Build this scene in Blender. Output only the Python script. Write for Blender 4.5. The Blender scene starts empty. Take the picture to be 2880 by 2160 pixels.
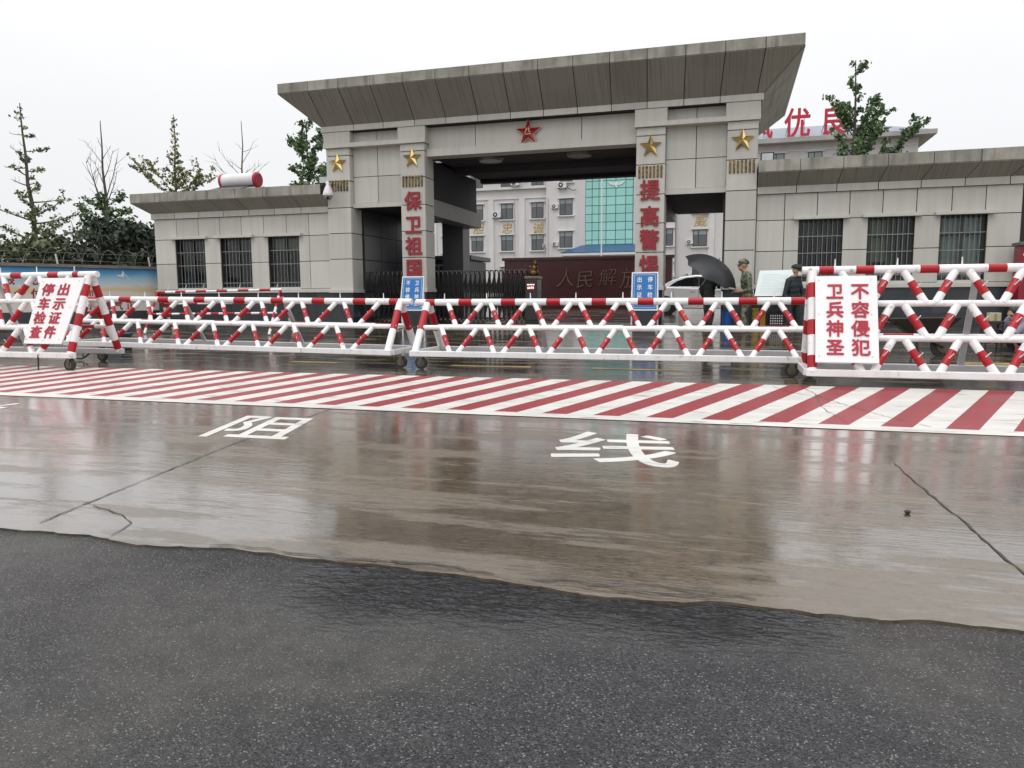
import bpy, bmesh, math, random
from mathutils import Vector, Matrix
rnd = random.Random(7)
S = bpy.context.scene
COL = S.collection
R_ = math.radians
V = Vector

# ------------------------------------------------------------------ camera
cd = bpy.data.cameras.new("camera")
cd.sensor_width = 36.0
cd.lens = 36.0 * 2100.0 / 2880.0
cd.clip_start = 0.05
cd.clip_end = 3000.0
cam = bpy.data.objects.new("camera", cd)
COL.objects.link(cam)
right = V((0.9600110, 0.2799088, -0.0054638))
down = V((0.0268341, -0.1114251, -0.9934105))
fwd = V((-0.2786732, 0.9535384, -0.1144805))
cm = Matrix((right, -down, -fwd)).transposed().to_4x4()
cm.translation = V((0, -17.7, 0.94))
cam.matrix_world = cm
S.camera = cam

# ------------------------------------------------------------------ world, sun, exposure
SUN_EL, SUN_AZ = R_(58), R_(200)
w = bpy.data.worlds.new("World")
S.world = w
w.use_nodes = True
nt = w.node_tree
nt.nodes.clear()
def N(t, **k):
    n = nt.nodes.new(t)
    for a, b in k.items():
        setattr(n, a, b)
    return n
out = N('ShaderNodeOutputWorld')
bg = N('ShaderNodeBackground')
sky = N('ShaderNodeTexSky', sky_type='NISHITA')
sky.sun_disc = False
sky.sun_elevation = SUN_EL
sky.sun_rotation = SUN_AZ
tc = N('ShaderNodeTexCoord')
sep = N('ShaderNodeSeparateXYZ')
nt.links.new(tc.outputs['Generated'], sep.inputs[0])
rise = N('ShaderNodeMapRange')
rise.inputs[1].default_value, rise.inputs[2].default_value = 0.0, 1.0
rise.inputs[3].default_value, rise.inputs[4].default_value = 0.785, 2.15
pw = N('ShaderNodeMath', operation='POWER')
pw.inputs[1].default_value = 2.0
pw.use_clamp = True
nt.links.new(sep.outputs[2], pw.inputs[0])
nt.links.new(pw.outputs[0], rise.inputs[0])
cl = N('ShaderNodeTexNoise')
cl.inputs['Scale'].default_value = 1.6
cl.inputs['Detail'].default_value = 4
mp = N('ShaderNodeMapping')
mp.inputs['Scale'].default_value = (1, 1, 2.6)
nt.links.new(tc.outputs['Generated'], mp.inputs[0])
nt.links.new(mp.outputs[0], cl.inputs['Vector'])
cr = N('ShaderNodeMapRange')
cr.inputs[1].default_value, cr.inputs[2].default_value = 0.3, 0.7
cr.inputs[3].default_value, cr.inputs[4].default_value = 0.93, 1.01
nt.links.new(cl.outputs['Fac'], cr.inputs[0])
mul = N('ShaderNodeMath', operation='MULTIPLY')
nt.links.new(rise.outputs[0], mul.inputs[0])
nt.links.new(cr.outputs[0], mul.inputs[1])
ov = N('ShaderNodeVectorMath', operation='SCALE')
ov.inputs[0].default_value = (9.55, 9.5, 9.6)
nt.links.new(mul.outputs[0], ov.inputs['Scale'])
mx = N('ShaderNodeMix', data_type='RGBA')
mx.inputs[0].default_value = 0.93
nt.links.new(sky.outputs[0], mx.inputs[6])
nt.links.new(ov.outputs[0], mx.inputs[7])
nt.links.new(mx.outputs[2], bg.inputs[0])
bg.inputs[1].default_value = 0.125
nt.links.new(bg.outputs[0], out.inputs[0])

sl = bpy.data.lights.new("sun", 'SUN')
sl.energy = 0.6
sl.angle = R_(25)
sl.color = (1.0, 0.97, 0.93)
so = bpy.data.objects.new("sun", sl)
COL.objects.link(so)
sd = V((math.sin(SUN_AZ) * math.cos(SUN_EL), math.cos(SUN_AZ) * math.cos(SUN_EL), math.sin(SUN_EL)))
so.rotation_euler = sd.to_track_quat('Z', 'Y').to_euler()
S.view_settings.view_transform = 'Standard'
S.view_settings.look = 'None'
S.view_settings.exposure = 0.0
S.view_settings.gamma = 1.0
S.view_settings.use_curve_mapping = False
S.cycles.max_bounces = 8
S.cycles.transparent_max_bounces = 12
S.cycles.use_denoising = True

# ------------------------------------------------------------------ materials
MATS = {}
def mat(name, col, rough=0.6, metal=0.0, nscale=0, namt=0.0, col2=None, streak=None, bump=0.0, bscale=40,
        tone=0.0, spec=0.5, coat=0.0, emit=None, mscale=(1, 1, 1), blotch=None, nlo=0.35, nhi=0.65):
    if name in MATS:
        return MATS[name]
    m = bpy.data.materials.new(name)
    m.use_nodes = True
    t = m.node_tree
    b = t.nodes['Principled BSDF']
    L = t.links.new
    b.inputs['Roughness'].default_value = rough
    b.inputs['Metallic'].default_value = metal
    b.inputs['Specular IOR Level'].default_value = spec
    b.inputs['Coat Weight'].default_value = coat
    b.inputs['Coat Roughness'].default_value = 0.08
    c = t.nodes.new('ShaderNodeRGB')
    c.outputs[0].default_value = (*col, 1)
    cur = c.outputs[0]
    tco = t.nodes.new('ShaderNodeTexCoord')
    map_ = t.nodes.new('ShaderNodeMapping')
    map_.inputs['Scale'].default_value = mscale
    L(tco.outputs['Object'], map_.inputs[0])
    def mixto(fac, colour):
        nonlocal cur
        k = t.nodes.new('ShaderNodeMix'); k.data_type = 'RGBA'
        L(fac, k.inputs[0]); L(cur, k.inputs[6]); k.inputs[7].default_value = (*colour, 1)
        cur = k.outputs[2]
    def noise(sc, detail=5, vec=None, lo=0.35, hi=0.65, amt=1.0):
        n = t.nodes.new('ShaderNodeTexNoise')
        n.inputs['Scale'].default_value = sc; n.inputs['Detail'].default_value = detail
        L(vec or map_.outputs[0], n.inputs['Vector'])
        r = t.nodes.new('ShaderNodeMapRange')
        r.inputs[1].default_value, r.inputs[2].default_value = lo, hi
        r.inputs[3].default_value, r.inputs[4].default_value = 0.0, amt
        L(n.outputs['Fac'], r.inputs[0])
        return r.outputs[0]
    if nscale:
        mixto(noise(nscale, 6, None, nlo, nhi, namt), col2 or tuple(x * 0.6 for x in col))
    if streak:
        sx, sz, amt, scol = streak[:4]
        mm = t.nodes.new('ShaderNodeMapping'); mm.inputs['Scale'].default_value = (sx, sz if len(streak) > 6 else sx, sz)
        L(tco.outputs['Object'], mm.inputs[0])
        mixto(noise(1.0, 4, mm.outputs[0], *(streak[4:6] if len(streak) > 4 else (0.45, 0.75)), amt), scol)
    if blotch:
        mixto(noise(blotch[0], 7, None, blotch[1], blotch[2], blotch[3]), blotch[4])
    if tone:
        at = t.nodes.new('ShaderNodeAttribute'); at.attribute_name = 'tone'
        r = t.nodes.new('ShaderNodeMapRange'); r.inputs[3].default_value = 1 - tone; r.inputs[4].default_value = 1 + tone
        L(at.outputs['Fac'], r.inputs[0])
        h = t.nodes.new('ShaderNodeVectorMath'); h.operation = 'SCALE'
        L(cur, h.inputs[0]); L(r.outputs[0], h.inputs['Scale']); cur = h.outputs[0]
    L(cur, b.inputs['Base Color'])
    if bump:
        n = t.nodes.new('ShaderNodeTexNoise'); n.inputs['Scale'].default_value = bscale; n.inputs['Detail'].default_value = 4
        L(map_.outputs[0], n.inputs['Vector'])
        bp = t.nodes.new('ShaderNodeBump'); bp.inputs['Strength'].default_value = bump; bp.inputs['Distance'].default_value = 0.02
        L(n.outputs['Fac'], bp.inputs['Height']); L(bp.outputs[0], b.inputs['Normal'])
    if emit:
        b.inputs['Emission Color'].default_value = (*emit[0], 1); b.inputs['Emission Strength'].default_value = emit[1]
    MATS[name] = m
    return m

def glass(name, tint=(0.75, 0.85, 0.83), refl=1.0):
    m = bpy.data.materials.new(name); m.use_nodes = True
    t = m.node_tree; t.nodes.clear(); L = t.links.new
    o = t.nodes.new('ShaderNodeOutputMaterial'); x = t.nodes.new('ShaderNodeMixShader')
    tr = t.nodes.new('ShaderNodeBsdfTransparent'); tr.inputs[0].default_value = (*tint, 1)
    g = t.nodes.new('ShaderNodeBsdfGlossy'); g.inputs['Roughness'].default_value = 0.03
    g.inputs[0].default_value = (0.9, 0.95, 0.95, 1)
    f = t.nodes.new('ShaderNodeFresnel'); f.inputs[0].default_value = 1.5
    L(f.outputs[0], x.inputs[0]); L(tr.outputs[0], x.inputs[1]); L(g.outputs[0], x.inputs[2]); L(x.outputs[0], o.inputs[0])
    return m

STONE = mat("stone_panel", (0.545, 0.535, 0.49), 0.55, nscale=1.1, namt=0.35, col2=(0.465, 0.455, 0.415), tone=0.085,
            streak=(7, 0.35, 0.32, (0.36, 0.34, 0.30)), bump=0.05, bscale=60)
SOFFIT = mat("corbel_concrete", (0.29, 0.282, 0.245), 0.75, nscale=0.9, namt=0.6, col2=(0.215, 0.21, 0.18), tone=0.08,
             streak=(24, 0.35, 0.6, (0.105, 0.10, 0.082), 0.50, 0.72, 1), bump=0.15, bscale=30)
FASCIA = mat("fascia_concrete", (0.36, 0.345, 0.30), 0.8, nscale=2.2, namt=0.9, col2=(0.20, 0.195, 0.165), tone=0.06,
             streak=(6, 0.8, 0.75, (0.10, 0.10, 0.085), 0.48, 0.72), bump=0.2, bscale=25)
GROUT = mat("joint_grout", (0.035, 0.034, 0.031), 0.9, nscale=6, namt=0.5)
PLINTH = mat("dark_plinth_tile", (0.022, 0.028, 0.034), 0.22, nscale=3, namt=0.6, col2=(0.045, 0.052, 0.058), tone=0.25)
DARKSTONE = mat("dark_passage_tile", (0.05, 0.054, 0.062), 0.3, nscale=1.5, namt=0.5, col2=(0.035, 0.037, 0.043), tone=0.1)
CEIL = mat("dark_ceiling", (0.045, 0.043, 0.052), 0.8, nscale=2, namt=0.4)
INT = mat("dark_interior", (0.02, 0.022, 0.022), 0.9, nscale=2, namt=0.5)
GOLD = mat("gold_metal", (0.86, 0.64, 0.27), 0.24, 1.0, nscale=5, namt=0.3, col2=(0.7, 0.5, 0.2))
BARM = mat("dark_reflection_bar_metal", (0.30, 0.21, 0.08), 0.22, 1.0, nscale=22, namt=1.0, col2=(0.06, 0.045, 0.02))  # bars darkened in colour for the dark surroundings they reflect
REDLET = mat("red_letter_paint", (0.30, 0.012, 0.022), 0.42, nscale=4, namt=0.5, col2=(0.20, 0.01, 0.018), coat=0.2)
REDSIGN = mat("red_sign_paint", (0.50, 0.018, 0.045), 0.5, nscale=3, namt=0.35)
WHITE = mat("white_gloss_paint", (0.80, 0.80, 0.80), 0.28, nscale=5, namt=0.35, col2=(0.68, 0.68, 0.67), coat=0.3,
            blotch=(13, 0.62, 0.74, 0.8, (0.38, 0.33, 0.27)), streak=(16, 3.0, .35, (.55, .53, .50), .52, .74))
RED = mat("red_gloss_paint", (0.40, 0.006, 0.014), 0.36, nscale=5, namt=0.55, col2=(0.27, 0.006, 0.012), coat=0.1, spec=.35,
          blotch=(11, 0.67, 0.78, 0.5, (0.20, 0.07, 0.06)))
GREYBAR = mat("grey_primer_paint", (0.52, 0.53, 0.54), 0.4, nscale=4, namt=0.4)
BOARD = mat("white_board_paint", (0.80, 0.80, 0.80), 0.4, nscale=1.2, namt=0.35, col2=(0.72, 0.72, 0.72))
BLACK = mat("black_rubber", (0.018, 0.018, 0.018), 0.6, nscale=8, namt=0.4)
STEEL = mat("galvanised_steel", (0.45, 0.46, 0.47), 0.4, 0.8, nscale=6, namt=0.4)
RUSTY = mat("worn_caster_steel", (0.14, 0.13, 0.10), 0.55, 0.6, nscale=9, namt=0.7, col2=(0.08, 0.055, 0.03))
FRAME = mat("dark_window_frame", (0.03, 0.034, 0.035), 0.4, nscale=4, namt=0.3)
GRILLE = mat("window_grille_steel", (0.30, 0.30, 0.29), 0.45, 0.5, nscale=6, namt=0.5)
CURT = mat("pale_curtain", (0.52, 0.55, 0.52), 0.9, nscale=3, namt=0.4, mscale=(6, 6, 0.3))
CURT2 = mat("grey_curtain", (0.05, 0.058, 0.055), 0.9, nscale=3, namt=0.4, mscale=(6, 6, 0.3))
CURT3 = mat("pale_green_curtain", (0.26, 0.29, 0.21), 0.9, nscale=3, namt=0.4, mscale=(6, 6, 0.3))
GLASS = glass("window_glass")
BLUE = mat("blue_sign_paint", (0.015, 0.17, 0.47), 0.35, nscale=2, namt=0.25, col2=(0.012, 0.13, 0.38))
SIGNW = mat("white_sign_lettering", (0.8, 0.8, 0.8), 0.5, nscale=5, namt=0.1)
OFFICE = mat("office_wall_paint", (0.60, 0.585, 0.575), 0.8, nscale=0.25, namt=0.5, col2=(0.54, 0.52, 0.515),
             streak=(1.2, 0.06, 0.35, (0.42, 0.41, 0.40)), tone=0.03)
OFFTRIM = mat("office_trim_paint", (0.66, 0.65, 0.64), 0.75, nscale=0.4, namt=0.3)
TEAL = mat("teal_curtain_glass", (0.30, 0.62, 0.56), 0.12, nscale=0.35, namt=0.4, col2=(0.24, 0.54, 0.50), tone=0.06, spec=0.6)
TEALBAR = mat("teal_mullion", (0.03, 0.13, 0.14), 0.4, nscale=2, namt=0.2)
SKIN = mat("skin", (0.42, 0.25, 0.17), 0.5, nscale=12, namt=0.2)
ACW = mat("ac_casing", (0.66, 0.66, 0.64), 0.5, nscale=3, namt=0.3)

# ------------------------------------------------------------------ mesh helper
GLY = {}
def glyph(ch, bold):
    k = (ch, bold)
    if k in GLY:
        return GLY[k]
    cu = bpy.data.curves.new('glyph', 'FONT')
    cu.body = ch; cu.extrude = 0.5; cu.offset = min(bold, 0.0); cu.resolution_u = 4
    o = bpy.data.objects.new('glyph', cu); COL.objects.link(o)
    dg = bpy.context.evaluated_depsgraph_get()
    me = bpy.data.meshes.new_from_object(o.evaluated_get(dg))
    vs = [(v.co.x, v.co.y + 0.12, v.co.z) for v in me.vertices]
    fs = [tuple(p.vertices) for p in me.polygons]
    bpy.data.objects.remove(o); bpy.data.curves.remove(cu); bpy.data.meshes.remove(me)
    GLY[k] = (vs, fs)
    return GLY[k]

class MB:
    def __init__(s):
        s.v, s.f, s.m, s.t, s.sm = [], [], [], [], []
    def add(s, vs, fs, mi=0, tone=0.5, smooth=False):
        o = len(s.v)
        s.v += [tuple(v) for v in vs]
        for f in fs:
            s.f.append(tuple(i + o for i in f)); s.m.append(mi); s.t.append(tone); s.sm.append(smooth)
        return s
    def box(s, x0, x1, y0, y1, z0, z1, mi=0, tone=0.5):
        vs = [(x, y, z) for z in (z0, z1) for y in (y0, y1) for x in (x0, x1)]
        return s.add(vs, [(0, 2, 3, 1), (4, 5, 7, 6), (0, 1, 5, 4), (2, 6, 7, 3), (0, 4, 6, 2), (1, 3, 7, 5)], mi, tone)
    def slab(s, a, b, c, d, n, th, mi=0, tone=0.5):
        n = V(n) * th
        P = [V(p) for p in (a, b, c, d)]
        Q = [p + n for p in P]
        return s.add(P + Q, [(3, 2, 1, 0), (4, 5, 6, 7), (0, 1, 5, 4), (1, 2, 6, 5), (2, 3, 7, 6), (3, 0, 4, 7)], mi, tone)
    def quad(s, a, b, c, d, mi=0, tone=0.5):
        return s.add([a, b, c, d], [(0, 1, 2, 3)], mi, tone)
    def prism(s, pts, o, ux, uy, n, th, mi=0):
        o, ux, uy, n = V(o), V(ux), V(uy), V(n)
        A = [o + ux * p[0] + uy * p[1] for p in pts]
        B = [p + n * th for p in A]
        k = len(pts)
        return s.add(A + B, [tuple(range(k))[::-1], tuple(range(k, 2 * k))] + [(i, (i + 1) % k, (i + 1) % k + k, i + k) for i in range(k)], mi)
    def tube(s, pts, r, seg=10, mi=0, caps=True, smooth=True, mids=None, tone=0.5):
        pts = [V(p) for p in pts]
        rs = r if isinstance(r, (list, tuple)) else [r] * len(pts)
        rings = []
        up = None
        for i, p in enumerate(pts):
            d = (pts[min(i + 1, len(pts) - 1)] - pts[max(i - 1, 0)]).normalized()
            if up is None:
                up = V((0, 0, 1)) if abs(d.z) < 0.9 else V((0, 1, 0))
            a = d.cross(up).normalized(); b = a.cross(d).normalized(); up = b
            rings.append([p + (a * math.cos(2 * math.pi * j / seg) + b * math.sin(2 * math.pi * j / seg)) * rs[i] for j in range(seg)])
        for i in range(len(pts) - 1):
            vs = rings[i] + rings[i + 1]
            s.add(vs, [(j, (j + 1) % seg, (j + 1) % seg + seg, j + seg) for j in range(seg)], mids[i] if mids else mi, tone, smooth)
        if caps:
            s.add(rings[0], [tuple(range(seg))[::-1]], mids[0] if mids else mi, tone)
            s.add(rings[-1], [tuple(range(seg))], mids[-1] if mids else mi, tone)
        return s
    def stripes(s, a, b, r, cuts, seg=14, cap=True):
        """round bar from a to b; cuts = [(t, material index of the piece that ends at t), ...]"""
        a, b = V(a), V(b)
        t0 = 0.0
        ts, ms = [0.0], []
        for t, m in cuts:
            ts.append(t); ms.append(m)
        return s.tube([a.lerp(b, t) for t in ts], r, seg, 0, cap, True, ms)
    def ball(s, c, r, seg=14, rings=9, mi=0, sc=(1, 1, 1), zlo=-1.0):
        c = V(c)
        vs, fs = [], []
        for i in range(rings + 1):
            ph = math.pi * i / rings
            z = max(math.cos(ph), zlo)
            for j in range(seg):
                th = 2 * math.pi * j / seg
                vs.append(c + V((math.sin(ph) * math.cos(th) * r * sc[0], math.sin(ph) * math.sin(th) * r * sc[1], z * r * sc[2])))
        for i in range(rings):
            for j in range(seg):
                fs.append((i * seg + j, (i + 1) * seg + j, (i + 1) * seg + (j + 1) % seg, i * seg + (j + 1) % seg))
        return s.add(vs, fs, mi, 0.5, True)
    def text(s, ch, o, ux, uy, n, wd, ht, th, mi=0, bold=0.02):
        vs, fs = glyph(ch, min(bold, 0.0))
        o, ux, uy, n = V(o), V(ux), V(uy), V(n)
        k = 9 if bold > 0 else 1                 # heavier strokes: the outline repeated in a small ring, each copy a hair prouder
        for i in range(k):
            dx = dy = 0.0
            if i: dx, dy = bold * math.cos(i * math.pi / 4), bold * math.sin(i * math.pi / 4)
            s.add([o + ux * ((x + dx) * wd) + uy * ((y + dy) * ht) + n * ((z + 0.5) * (th + i * 0.00025)) for x, y, z in vs], fs, mi)
        return s
    def build(s, name, mats, parent=None, bevel=0.0):
        me = bpy.data.meshes.new(name)
        me.from_pydata(s.v, [], s.f)
        for m in (mats if isinstance(mats, (list, tuple)) else [mats]):
            me.materials.append(m)
        me.polygons.foreach_set('material_index', s.m)
        me.polygons.foreach_set('use_smooth', s.sm)
        if any(t != 0.5 for t in s.t):
            at = me.attributes.new('tone', 'FLOAT', 'FACE'); at.data.foreach_set('value', s.t)
        else:
            at = me.attributes.new('tone', 'FLOAT', 'FACE'); at.data.foreach_set('value', [0.5] * len(s.f))
        me.update()
        o = bpy.data.objects.new(name, me)
        COL.objects.link(o)
        if parent is not None:
            o.parent = parent
            o.matrix_parent_inverse = Matrix.Translation(parent.location).inverted() if parent.rotation_euler.z == 0 else (Matrix.Translation(parent.location) @ parent.rotation_euler.to_matrix().to_4x4()).inverted()
        if bevel:
            b = o.modifiers.new('bevel', 'BEVEL'); b.width = bevel; b.segments = 2; b.limit_method = 'ANGLE'
        return o

def tag(o, label=None, cat=None, group=None, kind=None):
    for k, x in (('label', label), ('category', cat), ('group', group), ('kind', kind)):
        if x: o[k] = x
    return o
def thing(name, label, cat, loc=(0, 0, 0), group=None):
    o = bpy.data.objects.new(name, None); COL.objects.link(o); o.location = loc; o.empty_display_size = 0.2
    return tag(o, label, cat, group)
def copy_tree(o, parent=None):
    c = o.copy(); COL.objects.link(c)
    if parent is not None: c.parent = parent
    for ch in list(o.children): copy_tree(ch, c)
    return c
def struct(name, mb, m, bevel=0):
    return tag(mb.build(name, m, None, bevel), kind='structure')
def part(o, label):
    o['label'] = label; return o
def R(a=0.0, b=1.0): return rnd.uniform(a, b)
X, Yv, Zv = V((1, 0, 0)), V((0, 1, 0)), V((0, 0, 1))
OUT = V((0, -1, 0))

def gz(y):                                   # height of the wet apron: flat, then a gentle ramp up through the gate
    if y < -6: return 0.0
    if y < -1.5: return 0.20 * (y + 6) / 4.5
    if y < 1.2: return 0.20 + 0.10 * (y + 1.5) / 2.7
    return 0.30
# ------------------------------------------------------------------ ground
def ground_mats():
    # wet worn concrete
    m = bpy.data.materials.new("wet_concrete"); m.use_nodes = True
    t = m.node_tree; b = t.nodes['Principled BSDF']; L = t.links.new
    tco = t.nodes.new('ShaderNodeTexCoord')
    def mapping(sc, rot=0):
        k = t.nodes.new('ShaderNodeMapping'); k.inputs['Scale'].default_value = sc; k.inputs['Rotation'].default_value = (0, 0, rot)
        L(tco.outputs['Object'], k.inputs[0]); return k.outputs[0]
    def nz(vec, sc, det=6, rough=0.55):
        n = t.nodes.new('ShaderNodeTexNoise'); n.inputs['Scale'].default_value = sc; n.inputs['Detail'].default_value = det
        n.inputs['Roughness'].default_value = rough; L(vec, n.inputs['Vector']); return n.outputs['Fac']
    def mr(v, a, c, d=0.0, e=1.0):
        r = t.nodes.new('ShaderNodeMapRange'); L(v, r.inputs[0])
        for i, q in zip((1, 2, 3, 4), (a, c, d, e)): r.inputs[i].default_value = q
        return r.outputs[0]
    def mixc(f, a, c):
        k = t.nodes.new('ShaderNodeMix'); k.data_type = 'RGBA'; L(f, k.inputs[0])
        for s_, q in ((6, a), (7, c)):
            if isinstance(q, tuple): k.inputs[s_].default_value = (*q, 1)
            else: L(q, k.inputs[s_])
        return k.outputs[2]
    big = nz(mapping((1, 1, 1)), 0.55, 7)
    patch = nz(mapping((0.8, 1.8, 1), 0.1), 0.9, 6)
    lines = nz(mapping((0.9, 14, 1), -0.05), 1.6, 5)
    dry = nz(mapping((0.55, 2.6, 1), 0.05), 1.5, 9, 0.66)
    grit = nz(mapping((1, 1, 1)), 16, 8, 0.7)
    fine = nz(mapping((1, 1, 1)), 55, 3)
    c = mixc(mr(big, 0.35, 0.65), (0.138, 0.104, 0.066), (0.066, 0.049, 0.031))
    c = mixc(mr(lines, 0.5, 0.72, 0, 0.45), c, (0.07, 0.056, 0.042))
    c = mixc(mr(fine, 0.5, 0.75, 0, 0.4), c, (0.06, 0.05, 0.04))
    c = mixc(mr(grit, 0.49, 0.60, 0, 0.7), c, (0.038, 0.030, 0.022))
    c = mixc(mr(dry, 0.515, 0.575, 0, 0.55), c, (0.165, 0.142, 0.112))
    L(c, b.inputs['Base Color'])
    rr = t.nodes.new('ShaderNodeMath'); rr.operation = 'MAXIMUM'
    L(mr(dry, 0.50, 0.565, 0.055, 0.26), rr.inputs[0]); L(mr(lines, 0.50, 0.72, 0.05, 0.20), rr.inputs[1])
    L(rr.outputs[0], b.inputs['Roughness'])
    b.inputs['IOR'].default_value = 1.4
    L(mr(dry, 0.50, 0.56, 1.0, 0.25), b.inputs['Coat Weight'])
    b.inputs['Coat IOR'].default_value = 1.5
    b.inputs['Coat Roughness'].default_value = 0.07
    cb = t.nodes.new('ShaderNodeBump'); cb.inputs['Distance'].default_value = 0.005; cb.inputs['Strength'].default_value = 0.24
    L(nz(mapping((2.2, 9, 1)), 5.0, 4), cb.inputs['Height']); L(cb.outputs[0], b.inputs['Coat Normal'])
    b.inputs['Specular IOR Level'].default_value = 0.5
    h = t.nodes.new('ShaderNodeMath'); h.operation = 'MULTIPLY_ADD'
    L(lines, h.inputs[0]); h.inputs[1].default_value = 0.6
    f2 = t.nodes.new('ShaderNodeMath'); f2.operation = 'MULTIPLY'; L(fine, f2.inputs[0]); f2.inputs[1].default_value = 0.25
    L(f2.outputs[0], h.inputs[2])
    bp = t.nodes.new('ShaderNodeBump'); bp.inputs['Distance'].default_value = 0.008
    L(mr(dry, 0.47, 0.60, 0.15, 0.7), bp.inputs['Strength'])
    L(h.outputs[0], bp.inputs['Height']); L(bp.outputs[0], b.inputs['Normal'])
    # wet asphalt
    a = bpy.data.materials.new("wet_asphalt"); a.use_nodes = True
    t = a.node_tree; b = t.nodes['Principled BSDF']; L = t.links.new
    tco = t.nodes.new('ShaderNodeTexCoord')
    vo = t.nodes.new('ShaderNodeTexVoronoi'); vo.inputs['Scale'].default_value = 265
    L(tco.outputs['Object'], vo.inputs['Vector'])
    big = nz(mapping((1, 1, 1)), 0.9, 6)
    mid = nz(mapping((1, 1, 1)), 9, 6)
    chip = nz(mapping((1, 1, 1)), 120, 2)
    vo2 = t.nodes.new('ShaderNodeTexVoronoi'); vo2.inputs['Scale'].default_value = 235
    L(tco.outputs['Object'], vo2.inputs['Vector'])
    s1 = t.nodes.new('ShaderNodeSeparateColor'); L(vo2.outputs['Color'], s1.inputs[0])
    sepc = t.nodes.new('ShaderNodeSeparateColor'); L(vo.outputs['Color'], sepc.inputs[0])
    c = mixc(mr(s1.outputs[0], 0.15, 0.95), (0.005, 0.006, 0.0085), (0.068, 0.071, 0.076))
    c = mixc(mr(big, 0.42, 0.58, 0, 0.6), c, (0.078, 0.076, 0.064))
    c = mixc(mr(mid, 0.4, 0.7, 0, 0.55), c, (0.015, 0.016, 0.018))
    c = mixc(mr(sepc.outputs[0], 0.94, 0.99, 0, 0.9), c, (0.22, 0.22, 0.215))
    colour_before_flow = c
    # run-off water along the kerb edge: a band of ripples
    sp = t.nodes.new('ShaderNodeSeparateXYZ'); L(tco.outputs['Object'], sp.inputs[0])
    wob = t.nodes.new('ShaderNodeMath'); wob.operation = 'MULTIPLY_ADD'; L(nz(mapping((1, 1, 1)), 1.3, 4), wob.inputs[0])
    wob.inputs[1].default_value = 0.55; L(sp.outputs[1], wob.inputs[2])
    flow = t.nodes.new('ShaderNodeMath'); flow.operation = 'MULTIPLY'
    L(mr(wob.outputs[0], -15.62, -15.34), flow.inputs[0])
    xin = t.nodes.new('ShaderNodeMath'); xin.operation = 'MULTIPLY'
    L(mr(sp.outputs[0], -1.55, -1.15), xin.inputs[0]); L(mr(sp.outputs[0], 0.5, 0.0), xin.inputs[1])
    L(xin.outputs[0], flow.inputs[1])
    fl = flow.outputs[0]
    L(mixc(fl, colour_before_flow, (0.018, 0.020, 0.024)), b.inputs['Base Color'])
    rip = t.nodes.new('ShaderNodeTexNoise'); rip.inputs['Scale'].default_value = 9; rip.inputs['Detail'].default_value = 2.5
    rip.inputs['Distortion'].default_value = 1.1
    L(mapping((1.5, 3.4, 1), 0.45), rip.inputs['Vector'])
    rip2 = nz(mapping((1.5, 3.4, 1), -0.5), 9, 2)
    rp = t.nodes.new('ShaderNodeMath'); rp.operation = 'ADD'; L(rip.outputs['Fac'], rp.inputs[0]); L(rip2, rp.inputs[1])
    b1 = t.nodes.new('ShaderNodeBump'); b1.inputs['Distance'].default_value = 0.011
    st = t.nodes.new('ShaderNodeMath'); st.operation = 'SUBTRACT'; st.inputs[0].default_value = 1.0; L(fl, st.inputs[1])
    st2 = t.nodes.new('ShaderNodeMath'); st2.operation = 'MULTIPLY'; L(st.outputs[0], st2.inputs[0]); st2.inputs[1].default_value = 0.75
    L(st2.outputs[0], b1.inputs['Strength'])
    hh = t.nodes.new('ShaderNodeMath'); hh.operation = 'MULTIPLY_ADD'; L(vo2.outputs['Distance'], hh.inputs[0]); hh.inputs[1].default_value = -0.55
    L(chip, hh.inputs[2]); L(hh.outputs[0], b1.inputs['Height'])
    b2 = t.nodes.new('ShaderNodeBump'); b2.inputs['Distance'].default_value = 0.075; L(fl, b2.inputs['Strength'])
    L(rp.outputs[0], b2.inputs['Height']); L(b1.outputs[0], b2.inputs['Normal']); L(b2.outputs[0], b.inputs['Normal'])
    r1 = mr(big, 0.38, 0.62, 0.13, 0.30)
    rmix = t.nodes.new('ShaderNodeMix'); L(fl, rmix.inputs[0]); L(r1, rmix.inputs[2]); rmix.inputs[3].default_value = 0.05
    L(rmix.outputs[0], b.inputs['Roughness'])
    b.inputs['IOR'].default_value = 1.4
    return m, a
CONC, ASPH = ground_mats()
JOINT = mat("dark_joint", (0.018, 0.016, 0.014), 0.5, nscale=9, namt=0.5)
SOIL = mat("far_ground_soil", (0.09, 0.085, 0.06), 0.9, nscale=0.2, namt=0.6)

struct('ground', MB().quad((-900, -900, -0.12), (900, -900, -0.12), (900, 900, -0.12), (-900, 900, -0.12)), SOIL)
struct('road', MB().quad((-120, -60, -0.009), (120, -60, -0.009), (120, -15.0, -0.009), (-120, -15.0, -0.009)), ASPH)
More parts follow.
